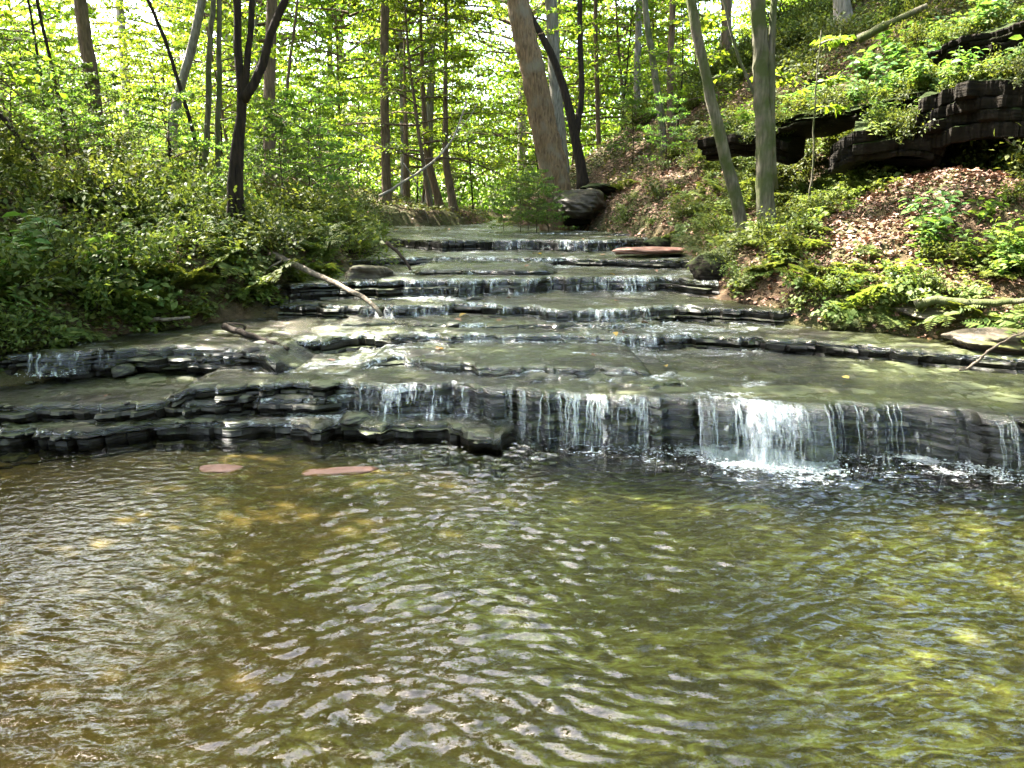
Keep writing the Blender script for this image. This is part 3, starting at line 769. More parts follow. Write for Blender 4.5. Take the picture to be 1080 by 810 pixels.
# ------------------------------------------------------------------ trees
def sprays(g, rng, z0, z1, rad, nb, per, ls, trunk_r=.03, shape=lambda u: 1.0, up=.35, twigs=9, near=False, axis=None, width=.55, flat=.75):
    """limbs from a vertical axis, each with side twigs carrying leaves in a loose plane"""
    for b in range(nb):
        u = (b + rng.rand()) / nb; z = z0 + (z1 - z0) * u
        az = b * 2.4 + rng.rand() * 1.2; R = rad * shape(u) * (.65 + .6 * rng.rand())
        d = np.array([math.cos(az), math.sin(az), up * (.4 + rng.rand())]); t = np.linspace(0, 1, 7)
        base = np.array([0, 0, z]) if axis is None else axis(z)
        P = base + d * R * t[:, None] + np.array([0, 0, -.16 * R]) * (t ** 2)[:, None] + np.cumsum(rng.randn(7, 3) * .035 * R, 0) * t[:, None]
        g.tube(P, trunk_r * (1 - .85 * t) * (.6 + .4 * R / rad) + .003, 5, 0, cap=False)
        side = np.array([-d[1], d[0], 0])
        for k in range(twigs):
            tt = .25 + .75 * (k + rng.rand()) / twigs; q = np.array([np.interp(tt, t, P[:, a]) for a in range(3)])
            sgn = 1 if k % 2 else -1
            tl = R * (.2 + .3 * rng.rand()) * (1.25 - .6 * tt)
            td = d * .6 + side * sgn * (.5 + .6 * rng.rand()) + np.array([0, 0, .3 * (rng.rand() - .6)]); td /= np.linalg.norm(td)
            e = q + td * tl
            g.tube(np.stack([q, (q + e) / 2 + rng.randn(3) * .02 * tl, e]), [.006 + .1 * trunk_r, .004, .002], 3, 0, cap=False)
            n = max(2, int(per * (.5 + rng.rand())))
            w = rng.rand(n) * 1.05; pos = q + (e - q) * w[:, None] + rng.randn(n, 3) * np.array([.1, .1, .07]) * max(tl, .25) * .75
            D = td * .5 + side * (rng.rand(n, 1) - .5) * 2.2 + rng.randn(n, 3) * .35 + np.array([0, 0, -.25])
            N = np.array([0, 0, 1.0]) * flat + rng.randn(n, 3) * .42
            g.leaves(pos, D, N, ls * (.6 + .8 * rng.rand(n)), width, 1, near)


BARKS = {}
CROWNS = {}
def crown(kind, i):
    key = (kind, i)
    if key in CROWNS: return CROWNS[key]
    g = Geo(); r = rs(700 + i * 13 + sum(map(ord, kind)))
    if kind == 'canopy':    # local origin at the foot of the crown, 7 m tall
        sprays(g, r, 0, 6.5, 3.2, 40, 18, .135, .06, lambda u: .45 + .75 * math.sin(math.pi * min(1, u * .9 + .1)), .6, 11)
        me = g.mesh('crown', [M['bark_brown'], M['canopy']])
    elif kind == 'maple':   # origin at the ground, 6 m tall
        sprays(g, r, 1.0, 6.0, 2.1, 34, 19, .09, .022, lambda u: 1.1 - .75 * u, .22, 11)
        me = g.mesh('crown', [M['bark_brown'], M['maple']])
    elif kind == 'slender':
        sprays(g, r, .8, 4.6, 1.25, 24, 15, .085, .014, lambda u: 1.1 - .7 * u, .3, 9)
        me = g.mesh('crown', [M['bark_brown'], M['maple']])
    elif kind == 'cool':
        sprays(g, r, .3, 2.6, 1.15, 24, 11, .095, .014, lambda u: 1.15 - .6 * u, .4, 9)
        me = g.mesh('crown', [M['bark_brown'], M['grey_leaf']])
    CROWNS[key] = me
    return me


def extend(P, ztop, rng, bend=.04):
    """carry a trunk on above the frame"""
    P = list(P); d = P[-1] - P[-2]; d = d / np.linalg.norm(d)
    while P[-1][2] < ztop:
        d = d * .86 + np.array([rng.randn() * bend, rng.randn() * bend, .2]); d /= np.linalg.norm(d)
        P.append(P[-1] + d * .7)
    return np.array(P)


def smooth_path(P, n):
    P = np.asarray(P, float); s = np.concatenate([[0], np.cumsum(np.linalg.norm(np.diff(P, axis=0), axis=1))]); t = np.linspace(0, s[-1], n)
    Q = np.stack([np.interp(t, s, P[:, k]) for k in range(3)], 1)
    for _ in range(3): Q[1:-1] = (Q[:-2] + 2 * Q[1:-1] + Q[2:]) / 4
    return Q


def forest_tree(stems, d, bark, label, ztop=9.0, crowns=(('canopy', 0),), seed=0, flare=1.6, low=0, lowr=.9, group=None, dd=0.0, cs=1.0, name='forest_tree', lowmat='maple', leafsize=.1, fork=False):
    """stems: list of (pixels bottom to top, width px bottom, width px top); the first stem owns the base"""
    r = rs(2000 + seed)
    root = None; tops = []
    for k, (px, w0, w1) in enumerate(stems):
        W = [at_d(x, y, d + dd * (i / max(1, len(px) - 1))) for i, (x, y) in enumerate(px)]
        if k == 0:
            b = W[0].copy(); b[2] = gz(b[0], b[1]) - .12
            if root is None:
                root = link(name, None, None, b); tag(root, label, 'tree', group); O = b
        if k == 0 or not fork:
            b = W[0].copy(); b[2] = gz(b[0], b[1]) - .15
            W = ([b] if W[0][2] > b[2] + .1 else []) + (W if W[0][2] > b[2] + .1 else [b] + W[1:])
        P = extend(W, ztop if k == 0 else ztop * (.75 + .2 * r.rand()), r)
        n = max(24, int(len(P) * (8 if w0 > 14 else 3))); Q = smooth_path(P, n)
        Q[3:] += np.cumsum(r.randn(n - 3, 3) * .006, 0) * np.array([1, 1, 0])
        ra, rb = w0 / 2 * d / FPX, w1 / 2 * d / FPX
        zt = W[-1][2]; u = np.clip((Q[:, 2] - Q[0, 2]) / max(.5, zt - Q[0, 2]), 0, 1)
        ua = np.clip((Q[:, 2] - zt) / max(1, ztop - zt), 0, 1)
        rad = (ra + (rb - ra) * u) * (1 - .6 * ua) * (1 + (flare - 1) * np.exp(-(Q[:, 2] - Q[0, 2]) / max(.12, ra * 1.5)) * (1 if k == 0 else .5))
        g = Geo(); g.tube(Q - O, rad, 26 if ra > .15 else 16 if ra > .06 else 8, 0, .13, r)
        link('trunk' if k == 0 or not fork else 'limb', g.mesh('trunk', [M[bark]]), root)
        tops.append((Q, k))
        if low:
            g = Geo(); zz = Q[:, 2]
            for q in range(low):
                z = zz[0] + 1.2 + (min(zz[-1], zz[0] + 7) - zz[0] - 1.2) * r.rand()
                ax = lambda zq, Q=Q: np.array([np.interp(zq, Q[:, 2], Q[:, 0]), np.interp(zq, Q[:, 2], Q[:, 1]), zq]) - O
                sprays(g, r, z, z + .01, lowr, 1, 9, leafsize, .012, axis=ax, twigs=7, up=.3)
            link('foliage', g.mesh('foliage', [M[bark], M[lowmat]]), root)
    if crowns and crowns[0][0] == 'canopy' and ztop > 8.5 and seed not in (1, 3, 16, 23, 24, 26, 21, 22): crowns = tuple(crowns) + (('canopy', seed % 3 if crowns[0][1] != seed % 3 else (seed + 1) % 3),)
    for ci, (kind, i) in enumerate(crowns):
        Q = tops[0][0]; c = Q[-1] - O
        if seed == 16: c = c + np.array([2.2, 0, 1.0])
        if ci: c = c + np.array([r.randn() * 1.6, 1.0 + r.randn() * .8, -1.5])
        o = link('crown', crown(kind, i), root, c - np.array([0, 0, 3.0 * cs]), (0, 0, r.rand() * 6.28), cs * (.9 + .3 * r.rand()))
    return root


FT = forest_tree
FT([([(105, 178), (103, 130), (97, 70), (92, 30), (88, 0)], 15, 12)], 14, 'bark_brown', 'straight greyish trunk at left standing alone behind the low plants', 11, (('canopy', 0),), 1, low=3)
FT([([(243, 258), (244, 200), (249, 150), (256, 105), (250, 60), (249, 0)], 11, 7), ([(256, 105), (268, 90), (278, 72), (281, 45), (295, 15), (305, -5)], 10, 8), ([(256, 256), (253, 215), (250, 170), (255, 120)], 8, 7)],
   9.2, 'bark_dark', 'dark forked tree with twin black stems on the left bank edge', 6.5, (('maple', 1),), 2, low=0, fork=True, cs=.7)
FT([([(283, 150), (284, 80), (288, 0)], 12, 10)], 16, 'bark_brown', 'brown trunk directly behind the dark forked tree', 11, (('canopy', 1),), 3, low=3)
FT([([(180, 132), (190, 90), (203, 45), (213, 0)], 10, 8)], 20, 'bark_grey', 'pale trunk leaning right among thin dark stems at left', 11, (('canopy', 2),), 4)
FT([([(207, 150), (196, 110), (180, 60), (165, 20), (155, 0)], 4.5, 3.5)], 15, 'bark_dark', 'thin black stem leaning sharply left across the pale trunk', 7, (), 5, low=3)
FT([([(213, 200), (218, 140), (220, 100), (221, 50), (226, 0)], 7, 5), ([(228, 150), (231, 80), (229, 40), (228, 0)], 6, 5)], 13, 'bark_moss', 'pair of slim wavy stems left of the dark forked tree', 8, (('maple', 2),), 6, low=2, cs=.8)
FT([([(70, 135), (60, 90), (52, 50), (43, 0)], 4, 3)], 13, 'bark_dark', 'thin dark stem leaning left near the left frame edge', 7, (), 7, low=3)
FT([([(42, 174), (28, 155), (12, 132), (-6, 110)], 7, 5)], 10.5, 'bark_dark', 'dark crooked trunk tilting steeply left at the left frame edge', 4, (), 8, low=3)
FT([([(185, 190), (180, 160), (178, 145)], 6, 4)], 14, 'bark_dark', 'short dark broken stem among shrubs at left', 2.6, (), 9)
FT([([(298, 130), (302, 80), (308, 35)], 4, 3)], 18, 'bark_brown', 'thin straight sapling right of the brown trunk', 7, (('slender', 0),), 10, low=1)
FT([([(408, 222), (407, 150), (406, 65), (406, 0)], 10, 8)], 22, 'bark_brown', 'ruddy straight trunk left of centre behind the drooping twig', 10, (('canopy', 0),), 11, low=3, cs=.7)
FT([([(452, 225), (453, 120), (455, 60), (451, 0)], 8, 7)], 30, 'bark_grey', 'pale tall trunk near centre left with faint bark', 9, (), 12, low=5)
FT([([(466, 224), (458, 195), (450, 165), (447, 110)], 9, 5)], 24, 'bark_brown', 'bent brown trunk low at centre beside the far stream', 8, (('maple', 0),), 13)
FT([([(480, 228), (475, 200), (470, 170), (470, 120)], 9, 5)], 23, 'bark_brown', 'crooked brown stem just right of the bent one at centre', 8, (('maple', 1),), 14)
FT([([(428, 225), (429, 180), (428, 120)], 6, 4)], 27, 'bark_brown', 'slim trunk between the ruddy and the pale trunk', 7, (), 15, low=3)
FT([([(588, 205), (583, 170), (574, 130), (566, 80), (556, 35), (548, -5)], 31, 21)], 17, 'bark_big', 'biggest tree, thick ruddy trunk leaning left above the rounded boulder', 16, (('canopy', 2),), 16, flare=1.7, low=2)
FT([([(594, 185), (588, 120), (585, 60), (583, 0)], 13, 11)], 23, 'bark_grey', 'grey trunk close behind the biggest tree', 14, (('canopy', 0),), 17, low=2)
FT([([(616, 190), (607, 150), (597, 95), (580, 50), (562, 20)], 11, 6), ([(607, 150), (614, 100), (612, 50), (611, 0)], 6, 5)], 20, 'bark_dark', 'dark trunk leaning left beside the biggest tree', 9, (('maple', 2),), 18, fork=True)
FT([([(632, 175), (630, 110), (628, 40), (628, 0)], 5, 4)], 25, 'bark_brown', 'thin trunk above the head of the litter slope', 12, (('canopy', 1),), 19, low=2, cs=.8)
FT([([(671, 165), (672, 90), (674, 0)], 7, 6)], 24, 'bark_grey', 'pale slim trunk left of the paired trunks on the ridge', 13, (('canopy', 2),), 20, low=2)
FT([([(701, 152), (692, 90), (683, 40), (678, -5)], 8, 6)], 17.5, 'bark_moss', 'dark trunk leaning left, left of the pair on the ridge', 10, (('slender', 0),), 21, low=4, cs=.8)
FT([([(708, 150), (706, 80), (707, 0)], 7, 6)], 17.6, 'bark_brown', 'upright brown trunk, right of the pair on the ridge', 11, (('canopy', 1),), 22, low=3, cs=.5)
FT([([(784, 238), (778, 210), (766, 165), (750, 95), (739, 45), (731, -5)], 13, 9)], 10, 'bark_moss', 'slender mossy trunk leaning left on the right bank', 8, (('slender', 2),), 23, low=5, cs=.8, lowr=.7, leafsize=.08)
FT([([(810, 248), (807, 180), (803, 100), (799, 45), (794, -5)], 18, 14), ([(815, 200), (812, 100), (813, 40), (814, -5)], 9, 7), ([(800, 110), (785, 75), (770, 40), (762, 5)], 3.5, 2.5)], 9.6, 'bark_moss', 'thick mossy double trunk standing on the right bank', 9, (('canopy', 0),), 24, low=4, cs=.5, fork=True, lowr=.7, leafsize=.08)
FT([([(768, 112), (767, 70), (765, 0)], 10, 9)], 21, 'bark_brown', 'ruddy trunk behind the two right bank trees', 12, (('canopy', 1),), 25, low=2)
FT([([(893, 42), (890, 20), (888, 0)], 16, 15)], 16.5, 'bark_grey', 'thick pale trunk on top of the right hill', 12, (('canopy', 2),), 26)
FT([([(857, 168), (858, 130), (861, 95)], 2.4, 1.6)], 10.2, 'bark_moss', 'thin pale sapling stem before the dark outcrop', 3.3, (), 27, low=5, lowr=.5, leafsize=.08)

# copies of understory and canopy trees that fill the wood behind
PR = rs(5)
def proto(kind, h, rad, bark, label, group, i, cz=0.0, name='understory_tree'):
    root = link(name, None); tag(root, label, 'tree', group)
    r = rs(40 + i); n = 14; t = np.linspace(0, 1, n)
    P = np.stack([.25 * np.sin(t * 3 + i) * t + .1 * np.cumsum(r.randn(n)) / n, .2 * np.cos(t * 2.4 + i) * t, -.2 + t * (h + .2)], 1); P[:, :2] -= P[0, :2]
    g = Geo(); g.tube(P, rad * (1 - .8 * t) * (1 + .5 * np.exp(-t * h / .2)), 8, 0, .1, r); link('trunk', g.mesh('trunk', [M[bark]]), root)
    link('crown', crown(kind, i % 3), root, (0, 0, cz))
    return root


def free(x, y, m=.8): return (sleft(x, y) > m) | (sright(x, y) > m)


def scatter(protos, n, seed, d0, d1, smin, smax, spread=.9, margin=.8, pw=1.0, gapfn=None, tilt=.05):
    r = rs(seed); first = [True] * len(protos); k = 0; tries = 0; used = []
    while k < n and tries < n * 60:
        tries += 1
        d = d0 + (d1 - d0) * r.rand() ** pw; x = (r.rand() * 2 - 1) * (.66 * d * spread + 1.5)
        if not free(x, d, margin) or (gapfn and not gapfn(x, d, r)): continue
        if any((x - a) ** 2 + (d - b) ** 2 < c for a, b, c in used): continue
        used.append((x, d, (.035 * d) ** 2 * 4))
        pi = r.randint(len(protos)); p = protos[pi]; s = smin + (smax - smin) * r.rand()
        L, R = (x, d, gz(x, d) - .05), (r.randn() * tilt, r.randn() * tilt, r.rand() * 6.28)
        if first[pi]: p.location, p.rotation_euler, p.scale, first[pi] = L, R, (s, s, s), False
        else: dup(p, L, R, s)
        k += 1
    for p, f in zip(protos, first):
        if f:
            for ch in list(p.children): bpy.data.objects.remove(ch)
            bpy.data.objects.remove(p)


def overhead(x, y, h, rad, kind, label, seed, lean=(0, 0), cs=1.0, crowns=2):
    root = link('forest_tree', None, None, (x, y, gz(x, y) - .1)); tag(root, label, 'tree')  # named like the real trees, but all of these are unseen added ones
    r = rs(seed); n = 26; t = np.linspace(0, 1, n)
    P = np.stack([lean[0] * t ** 1.5 + .08 * np.sin(5 * t), lean[1] * t ** 1.5, h * t], 1)
    g = Geo(); g.tube(P, rad * (1 - .6 * t) * (1 + .5 * np.exp(-t * h / .25)), 12, 0, .08, r); link('trunk', g.mesh('trunk', [M['bark_brown']]), root)
    for k in range(crowns):
        q = P[-1 - 5 * k]; link('crown', crown('canopy', (k + seed) % 3), root, q + np.array([r.randn() * .8 * k, r.randn() * .8 * k, -3 * cs]), (0, 0, r.rand() * 6.28), cs)
    return root


overhead(-7.5, 7.0, 9.5, .16, 0, 'unseen tall tree added on the left bank, its crown shading the pool', 301, (3.2, 1.2), 1.0, 2)  # unseen trees added to shade the pool and fill its reflection
overhead(-7.2, 5.0, 7, .15, 0, 'unseen tree added beside the left pool edge to block bright sky', 303, (.5, .8), 1.1)
overhead(7.8, 6.0, 8.5, .16, 0, 'unseen tree added at right below the cave, leaning over the pool for shade', 304, (-2.2, 1.0), 1.0)
for k, (x, y) in enumerate([(-15.5, 20), (-18, 17)]):  # added out of view so the pool mirrors less bright sky
    overhead(x, y, 9 + k % 2, .17, 0, 'unseen tall tree added beyond the left frame edge to block bright sky', 350 + k, (0, .3), 1.15)['group'] = 'unseen trees added at left to block bright sky'
for k, (x, y) in enumerate([(-6.5, -3), (-3.5, -9), (3.8, -10), (7, -4), (0.5, -13), (9, 1), (-9.5, -7), (9.5, -9)]):  # unseen canopy added to block the open sky behind the viewpoint
    overhead(x, y, 8 + (k % 3), .17, 0, 'unseen forest tree added behind the viewpoint to block open sky', 320 + k, (-.1 * x, .2), 1.2)['group'] = 'unseen trees added to block sky behind the viewpoint'

def flank(n, seed):
    r = rs(seed); ps = [o for o in COL.objects if o.name.startswith('understory_tree')]
    for k in range(20):  # unseen young trees added against low sky light from behind
        x, y = -13 + 1.37 * k + r.randn() * .6, -5.5 - 7 * r.rand() if 3 < k < 16 else 2 - 9 * r.rand()
        o = dup(ps[k % len(ps)], (x, y, gz(x, y) - .05), (0, 0, r.rand() * 6.28), .8 + .5 * r.rand(), 'unseen young broadleaf tree added behind the viewpoint to cut sky fill'); o['group'] = 'unseen young trees added to cut sky fill'
    for k in range(n):  # added outside the frame sides for the pool to reflect instead of sky
        d = 6 + 18 * r.rand(); x = (-1 if k % 3 else 1) * (.7 * d + 1.6 + 5 * r.rand())
        dup(ps[k % len(ps)], (x, d, gz(x, d) - .05), (0, 0, r.rand() * 6.28), .9 + .6 * r.rand())  # unseen added copies that keep the understory tree name and label


UG = 'young broadleaf trees filling the wood behind the stream'
ul = 'young broadleaf tree with layered yellow-green sprays in the wood behind the stream'
scatter([proto('maple', 6, .05, 'bark_brown', ul, UG, i) for i in range(3)], 34, 11, 20, 48, .8, 1.6, pw=.7)
flank(22, 9)
scatter([proto('slender', 4.7, .03, 'bark_dark', 'slim sapling with loose bright leaves between the trunks', 'saplings between the trunks', i, name='sapling') for i in range(3)], 40, 12, 17, 38, .7, 1.35, pw=.7)
scatter([proto('canopy', 9.5, .13, 'bark_grey', 'tall forest tree with a high thin crown far behind the stream', 'tall trees far behind the stream', i, 4.5, 'tall_tree') for i in range(3)], 30, 13, 27, 58, .9, 1.7, pw=.8, gapfn=lambda x, d, r: abs(x + .05 * d) > .05 * d)
def leftbush(x, d, r): return sleft(x, d) > .4 and d < 30
scatter([proto('cool', 2.6, .02, 'bark_dark', 'bushy shrub with cool green leaves on the left bank', 'tall shrubs on the left bank', i, name='bush') for i in range(3)], 26, 14, 11, 26, .35, .75, .9, .9, gapfn=leftbush)
def centrebush(x, d, r): return -.6 < sright(x, d) < 1.8 and d > 15.5 and abs(x - 1.6) > .9
scatter([proto('cool', 2.6, .02, 'bark_dark', 'low grey-green shrub at the head of the stream around the big tree', 'shrubs at the head of the stream', i, name='bush') for i in range(3)], 12, 15, 16, 32, .35, .7, .9, .4, gapfn=centrebush)

bs = [o for o in COL.objects if o.name.startswith('bush')]
for k, (px, d, sc_) in enumerate(((548, 15.9, .42), (566, 15.7, .46), (532, 16.6, .36), (578, 16.0, .38), (556, 16.9, .5))):
    x = (px - 540) / FPX * d
    dup(bs[-1 - k % 3], (x, d, max(gz(x, d), 1.12)), (0, 0, k * 1.3), sc_)['label'] = 'low grey-green shrub at the head of the stream around the big tree'
# ------------------------------------------------------------------ low plants
def plant_mesh(kind, i):
    g = Geo(); r = rs(900 + i * 7 + sum(map(ord, kind)))
    if kind == 'shrub':
        for b in range(14):
            az = r.rand() * 6.28; el = .5 + r.rand() * .9; R = .45 + .3 * r.rand(); t = np.linspace(0, 1, 6)
            d = np.array([math.cos(az) * math.cos(el), math.sin(az) * math.cos(el), math.sin(el)])
            P = d * R * t[:, None] + np.array([d[0], d[1], -.5]) * (.25 * R * t ** 2)[:, None] + r.randn(6, 3) * .02 * t[:, None]
            g.tube(P, .005 * (1 - .7 * t) + .001, 4, 0, cap=False)
            n = 50; w = .2 + .8 * r.rand(n); pos = np.stack([np.interp(w, t, P[:, k]) for k in range(3)], 1) + r.randn(n, 3) * .06
            g.leaves(pos, d * .4 + r.randn(n, 3) * .7 + np.array([0, 0, -.1]), np.array([0, 0, 1.]) + r.randn(n, 3) * .4, .045 + .04 * r.rand(n), .55, 1)
        return g.mesh('shrub', [M['bark_dark'], M['shrub']])
    if kind == 'fern':
        for b in range(9):
            az = b * .7 + r.rand() * .4; R = .28 + .16 * r.rand(); t = np.linspace(0, 1, 8)
            d = np.array([math.cos(az), math.sin(az), 0]); P = d * R * t[:, None] + np.array([0, 0, 1]) * (R * (.95 * t - .75 * t ** 2))[:, None]
            g.tube(P, .003 * (1 - .6 * t), 3, 0, cap=False)
            side = np.array([-d[1], d[0], 0]); n = 16; w = np.repeat(np.linspace(.15, 1, n), 2); sg = np.tile([1, -1], n)
            pos = np.stack([np.interp(w, t, P[:, k]) for k in range(3)], 1)
            ln = .11 * np.sin(np.pi * (.12 + .85 * w)) + .015
            g.leaves(pos, side * sg[:, None] + d * .35 + r.randn(2 * n, 3) * .08, np.array([0, 0, 1.]) + r.randn(2 * n, 3) * .12, ln, .28, 1)
        return g.mesh('fern', [M['plant'], M['plant']])
    if kind == 'broad':
        for b in range(5):
            az = r.rand() * 6.28; hgt = .25 + .3 * r.rand(); t = np.linspace(0, 1, 6)
            P = np.stack([math.cos(az) * .16 * t ** 1.5, math.sin(az) * .16 * t ** 1.5, hgt * t], 1); g.tube(P, .004 * (1 - .5 * t), 5, 0)
            n = 9; w = np.linspace(.3, 1, n); pos = np.stack([np.interp(w, t, P[:, k]) for k in range(3)], 1); a2 = np.arange(n) * 2.4 + r.rand() * 6
            D = np.stack([np.cos(a2), np.sin(a2), .15 - .3 * r.rand(n)], 1)
            g.leaves(pos + D * .015, D, np.array([0, 0, 1.]) + r.randn(n, 3) * .25, .08 + .06 * r.rand(n), .6, 1, True)
        return g.mesh('leafy_plant', [M['big'], M['big']])
    if kind == 'low':
        for b in range(12):
            az = r.rand() * 6.28; hgt = .08 + .16 * r.rand(); R = .24 * r.rand() ** .6; t = np.linspace(0, 1, 4)
            P = np.stack([math.cos(az) * R * t, math.sin(az) * R * t, hgt * t ** .7], 1); g.tube(P, .0025, 3, 0, cap=False)
            n = 8; w = .4 + .6 * r.rand(n); pos = np.stack([np.interp(w, t, P[:, k]) for k in range(3)], 1) + r.randn(n, 3) * .025
            g.leaves(pos, r.randn(n, 3) * np.array([1, 1, .3]), np.array([0, 0, 1.]) + r.randn(n, 3) * .3, .045 + .04 * r.rand(n), .6, 1)
        return g.mesh('low_plant', [M['plant'], M['plant']])


def plants(kind, name, n, seed, region, smin, smax, label, group, cat='plant', kinds=3):
    r = rs(seed); ms = [plant_mesh(kind, i) for i in range(kinds)]; k = tries = 0
    while k < n and tries < n * 200:
        tries += 1
        x, y = region(r)
        if x is None: continue
        s = smin + (smax - smin) * r.rand()
        e = .1; nx, ny = -(gz(x + e, y) - gz(x - e, y)) / (2 * e), -(gz(x, y + e) - gz(x, y - e)) / (2 * e)
        o = link(name, ms[r.randint(kinds)], None, (x, y, gz(x, y) - .01), (-.4 * ny, .4 * nx, r.rand() * 6.28), s)
        tag(o, label, cat, group); k += 1


def reg(side, y0, y1, s0, s1, pw=1.0, mask=None):
    def f(r):
        y = y0 + (y1 - y0) * r.rand() ** 1.3; s = s0 + (s1 - s0) * r.rand() ** pw
        x = xl(y) - s if side == 'l' else xr(y) + s
        if abs(x) > .66 * y + 1.0: return None, None
        if mask and not mask(x, y, r): return None, None
        return float(x), float(y)
    return f


LIT = [ground_hit(685, 215), ground_hit(650, 232), ground_hit(960, 230), ground_hit(960, 195), ground_hit(920, 280), ground_hit(735, 160)]
LRAD = [(1.0, 1.3), (.7, 1.2), (1.0, .7), (.9, .7), (.5, .4), (.6, .8)]
def litness(x, y):
    v = 0
    for c, (a, b) in zip(LIT, LRAD): v = np.maximum(v, np.exp(-(((x - c[0]) / a) ** 2 + ((y - c[1]) / b) ** 2)))
    return v
def offlitter(x, y, r): return litness(x, y) < .35 * (.5 + r.rand()) and not (2.6 < sright(x, y) < 3.9 and 8 < y < 11)

plants('shrub', 'shrub', 130, 21, reg('l', 5, 20, .15, 7, 1.1), .6, 1.15, 'small-leaved green shrub growing on the left bank', 'shrubs on the left bank', 'shrub')
plants('low', 'low_plant', 110, 22, reg('l', 4.8, 16, .0, 5, 1.1), .8, 1.6, 'low leafy herb in the dense cover of the left bank', 'low herbs on the left bank')
plants('fern', 'fern', 60, 23, reg('l', 5, 14, .1, 4), .7, 1.3, 'arching fern among the low herbs of the left bank', 'ferns on the left bank', 'fern')
plants('broad', 'leafy_plant', 24, 24, reg('l', 4.9, 7.5, .0, 1.4), .8, 1.3, 'upright broad-leaved plant at the water edge of the left bank', 'broad-leaved plants of the left bank')
plants('shrub', 'shrub', 46, 25, reg('r', 6.2, 16, .2, 3.2, 1, offlitter), .4, .9, 'small-leaved shrub on the right slope below the outcrop', 'shrubs on the right slope', 'shrub')
plants('low', 'low_plant', 80, 26, reg('r', 5.8, 16, .05, 3.0, 1, offlitter), .7, 1.4, 'low yellow-green herb on the right slope', 'low herbs on the right slope')
plants('fern', 'fern', 80, 27, reg('r', 6, 14, .1, 3.0, 1, offlitter), .6, 1.2, 'fern on the right slope between water and outcrop', 'ferns on the right slope', 'fern')
plants('broad', 'leafy_plant', 20, 28, reg('r', 5.6, 8.2, .1, 2.2, 1, lambda x, y, r: x > 3.6 and litness(x, y) < .8), .6, 1.1, 'broad-leaved plant at the lower right bank by the frame edge', 'broad-leaved plants of the right bank')
plants('shrub', 'shrub', 150, 29, reg('r', 7.5, 22, 3.3, 7.5, 1.1), .6, 1.3, 'sunlit shrub on top of the right hill above the outcrop', 'shrubs on the right hill', 'shrub')
plants('broad', 'leafy_plant', 90, 30, reg('r', 7.5, 14, 3.5, 6, 1.1), .9, 1.7, 'bright broad-leaved plant hanging over the outcrop on the right hill', 'broad-leaved plants above the outcrop')

PATCH = [(ground_hit(a, b), c) for a, b, c in ((760, 225, .6), (845, 235, .7), (800, 275, .5), (870, 300, .5), (910, 300, .4), (740, 195, .8), (850, 200, .6), (700, 185, .9), (780, 180, .8), (1040, 290, .6), (890, 190, .5), (930, 315, .3))]
def patch(r):
    (c, rad) = PATCH[r.randint(len(PATCH))]
    x, y = c[0] + rad * r.randn() * .7, c[1] + rad * r.randn() * .8
    return (float(x), float(y)) if sright(x, y) > .03 else (None, None)


LP = [(ground_hit(a, b), .4) for a, b in ((215, 290), (250, 285), (180, 300), (270, 300), (310, 268), (140, 315), (90, 330), (330, 255))]
def lpatch(r):
    c, rad = LP[r.randint(len(LP))]; x, y = c[0] + rad * r.randn(), c[1] + rad * r.randn()
    return (float(x), float(y)) if sleft(x, y) > .0 else (None, None)


plants('low', 'bank_herb', 60, 44, lpatch, .7, 1.3, 'small herb on the eroded edge of the left bank below the forked tree', 'herbs on the eroded left bank edge')
plants('fern', 'fern', 24, 45, lpatch, .6, 1.0, 'drooping fern on the eroded edge of the left bank below the forked tree', 'ferns on the eroded left bank edge', 'fern')
plants('low', 'patch_herb', 90, 41, patch, .6, 1.1, 'yellow-green herb in a dense patch between the right trunks and the water', 'dense herb patches of the right bank')
plants('fern', 'fern', 26, 42, patch, .5, .95, 'fern in a dense patch between the right trunks and the water', 'ferns in the herb patches of the right bank', 'fern')
plants('shrub', 'shrub', 26, 43, patch, .35, .7, 'small shrub in a dense patch between the right trunks and the water', 'small shrubs in the herb patches of the right bank', 'shrub')
LIPS = [(800, 132, 11.5), (830, 124, 11.2), (850, 112, 11), (880, 108, 10.8), (905, 104, 10.6), (930, 98, 10.3), (960, 94, 10.1), (985, 90, 9.8), (1010, 84, 9.4), (1040, 80, 9.3), (1070, 78, 9.1), (1090, 74, 8.9), (930, 128, 9.7), (960, 128, 9.6), (760, 140, 11.6), (790, 138, 11.4), (1000, 40, 11.0), (1040, 25, 10.7), (1070, 15, 10.4)]
lr = rs(77); lm = [plant_mesh('broad', i) for i in range(3)] + [plant_mesh('shrub', i) for i in range(3)] + [plant_mesh('low', i) for i in range(3)]
for k in range(170):
    a, b, c = LIPS[k % len(LIPS)]; fr_ = k % 3 == 0; p = at_d(a + lr.randn() * 12, b + (6 + 12 * lr.rand() if fr_ else 4), c + (-.02 if fr_ else .05 + .5 * lr.rand())); q = lr.randint(9)
    o = link('leafy_plant', lm[q], None, p, (-.3 + lr.randn() * .2, lr.randn() * .2, lr.rand() * 6.28), (.45 if 3 <= q < 6 else .8) * (.7 + .6 * lr.rand()))
    tag(o, 'leafy plant rooted on top of the overhanging outcrop, trailing over its lip', 'plant', 'plants growing on the outcrop')

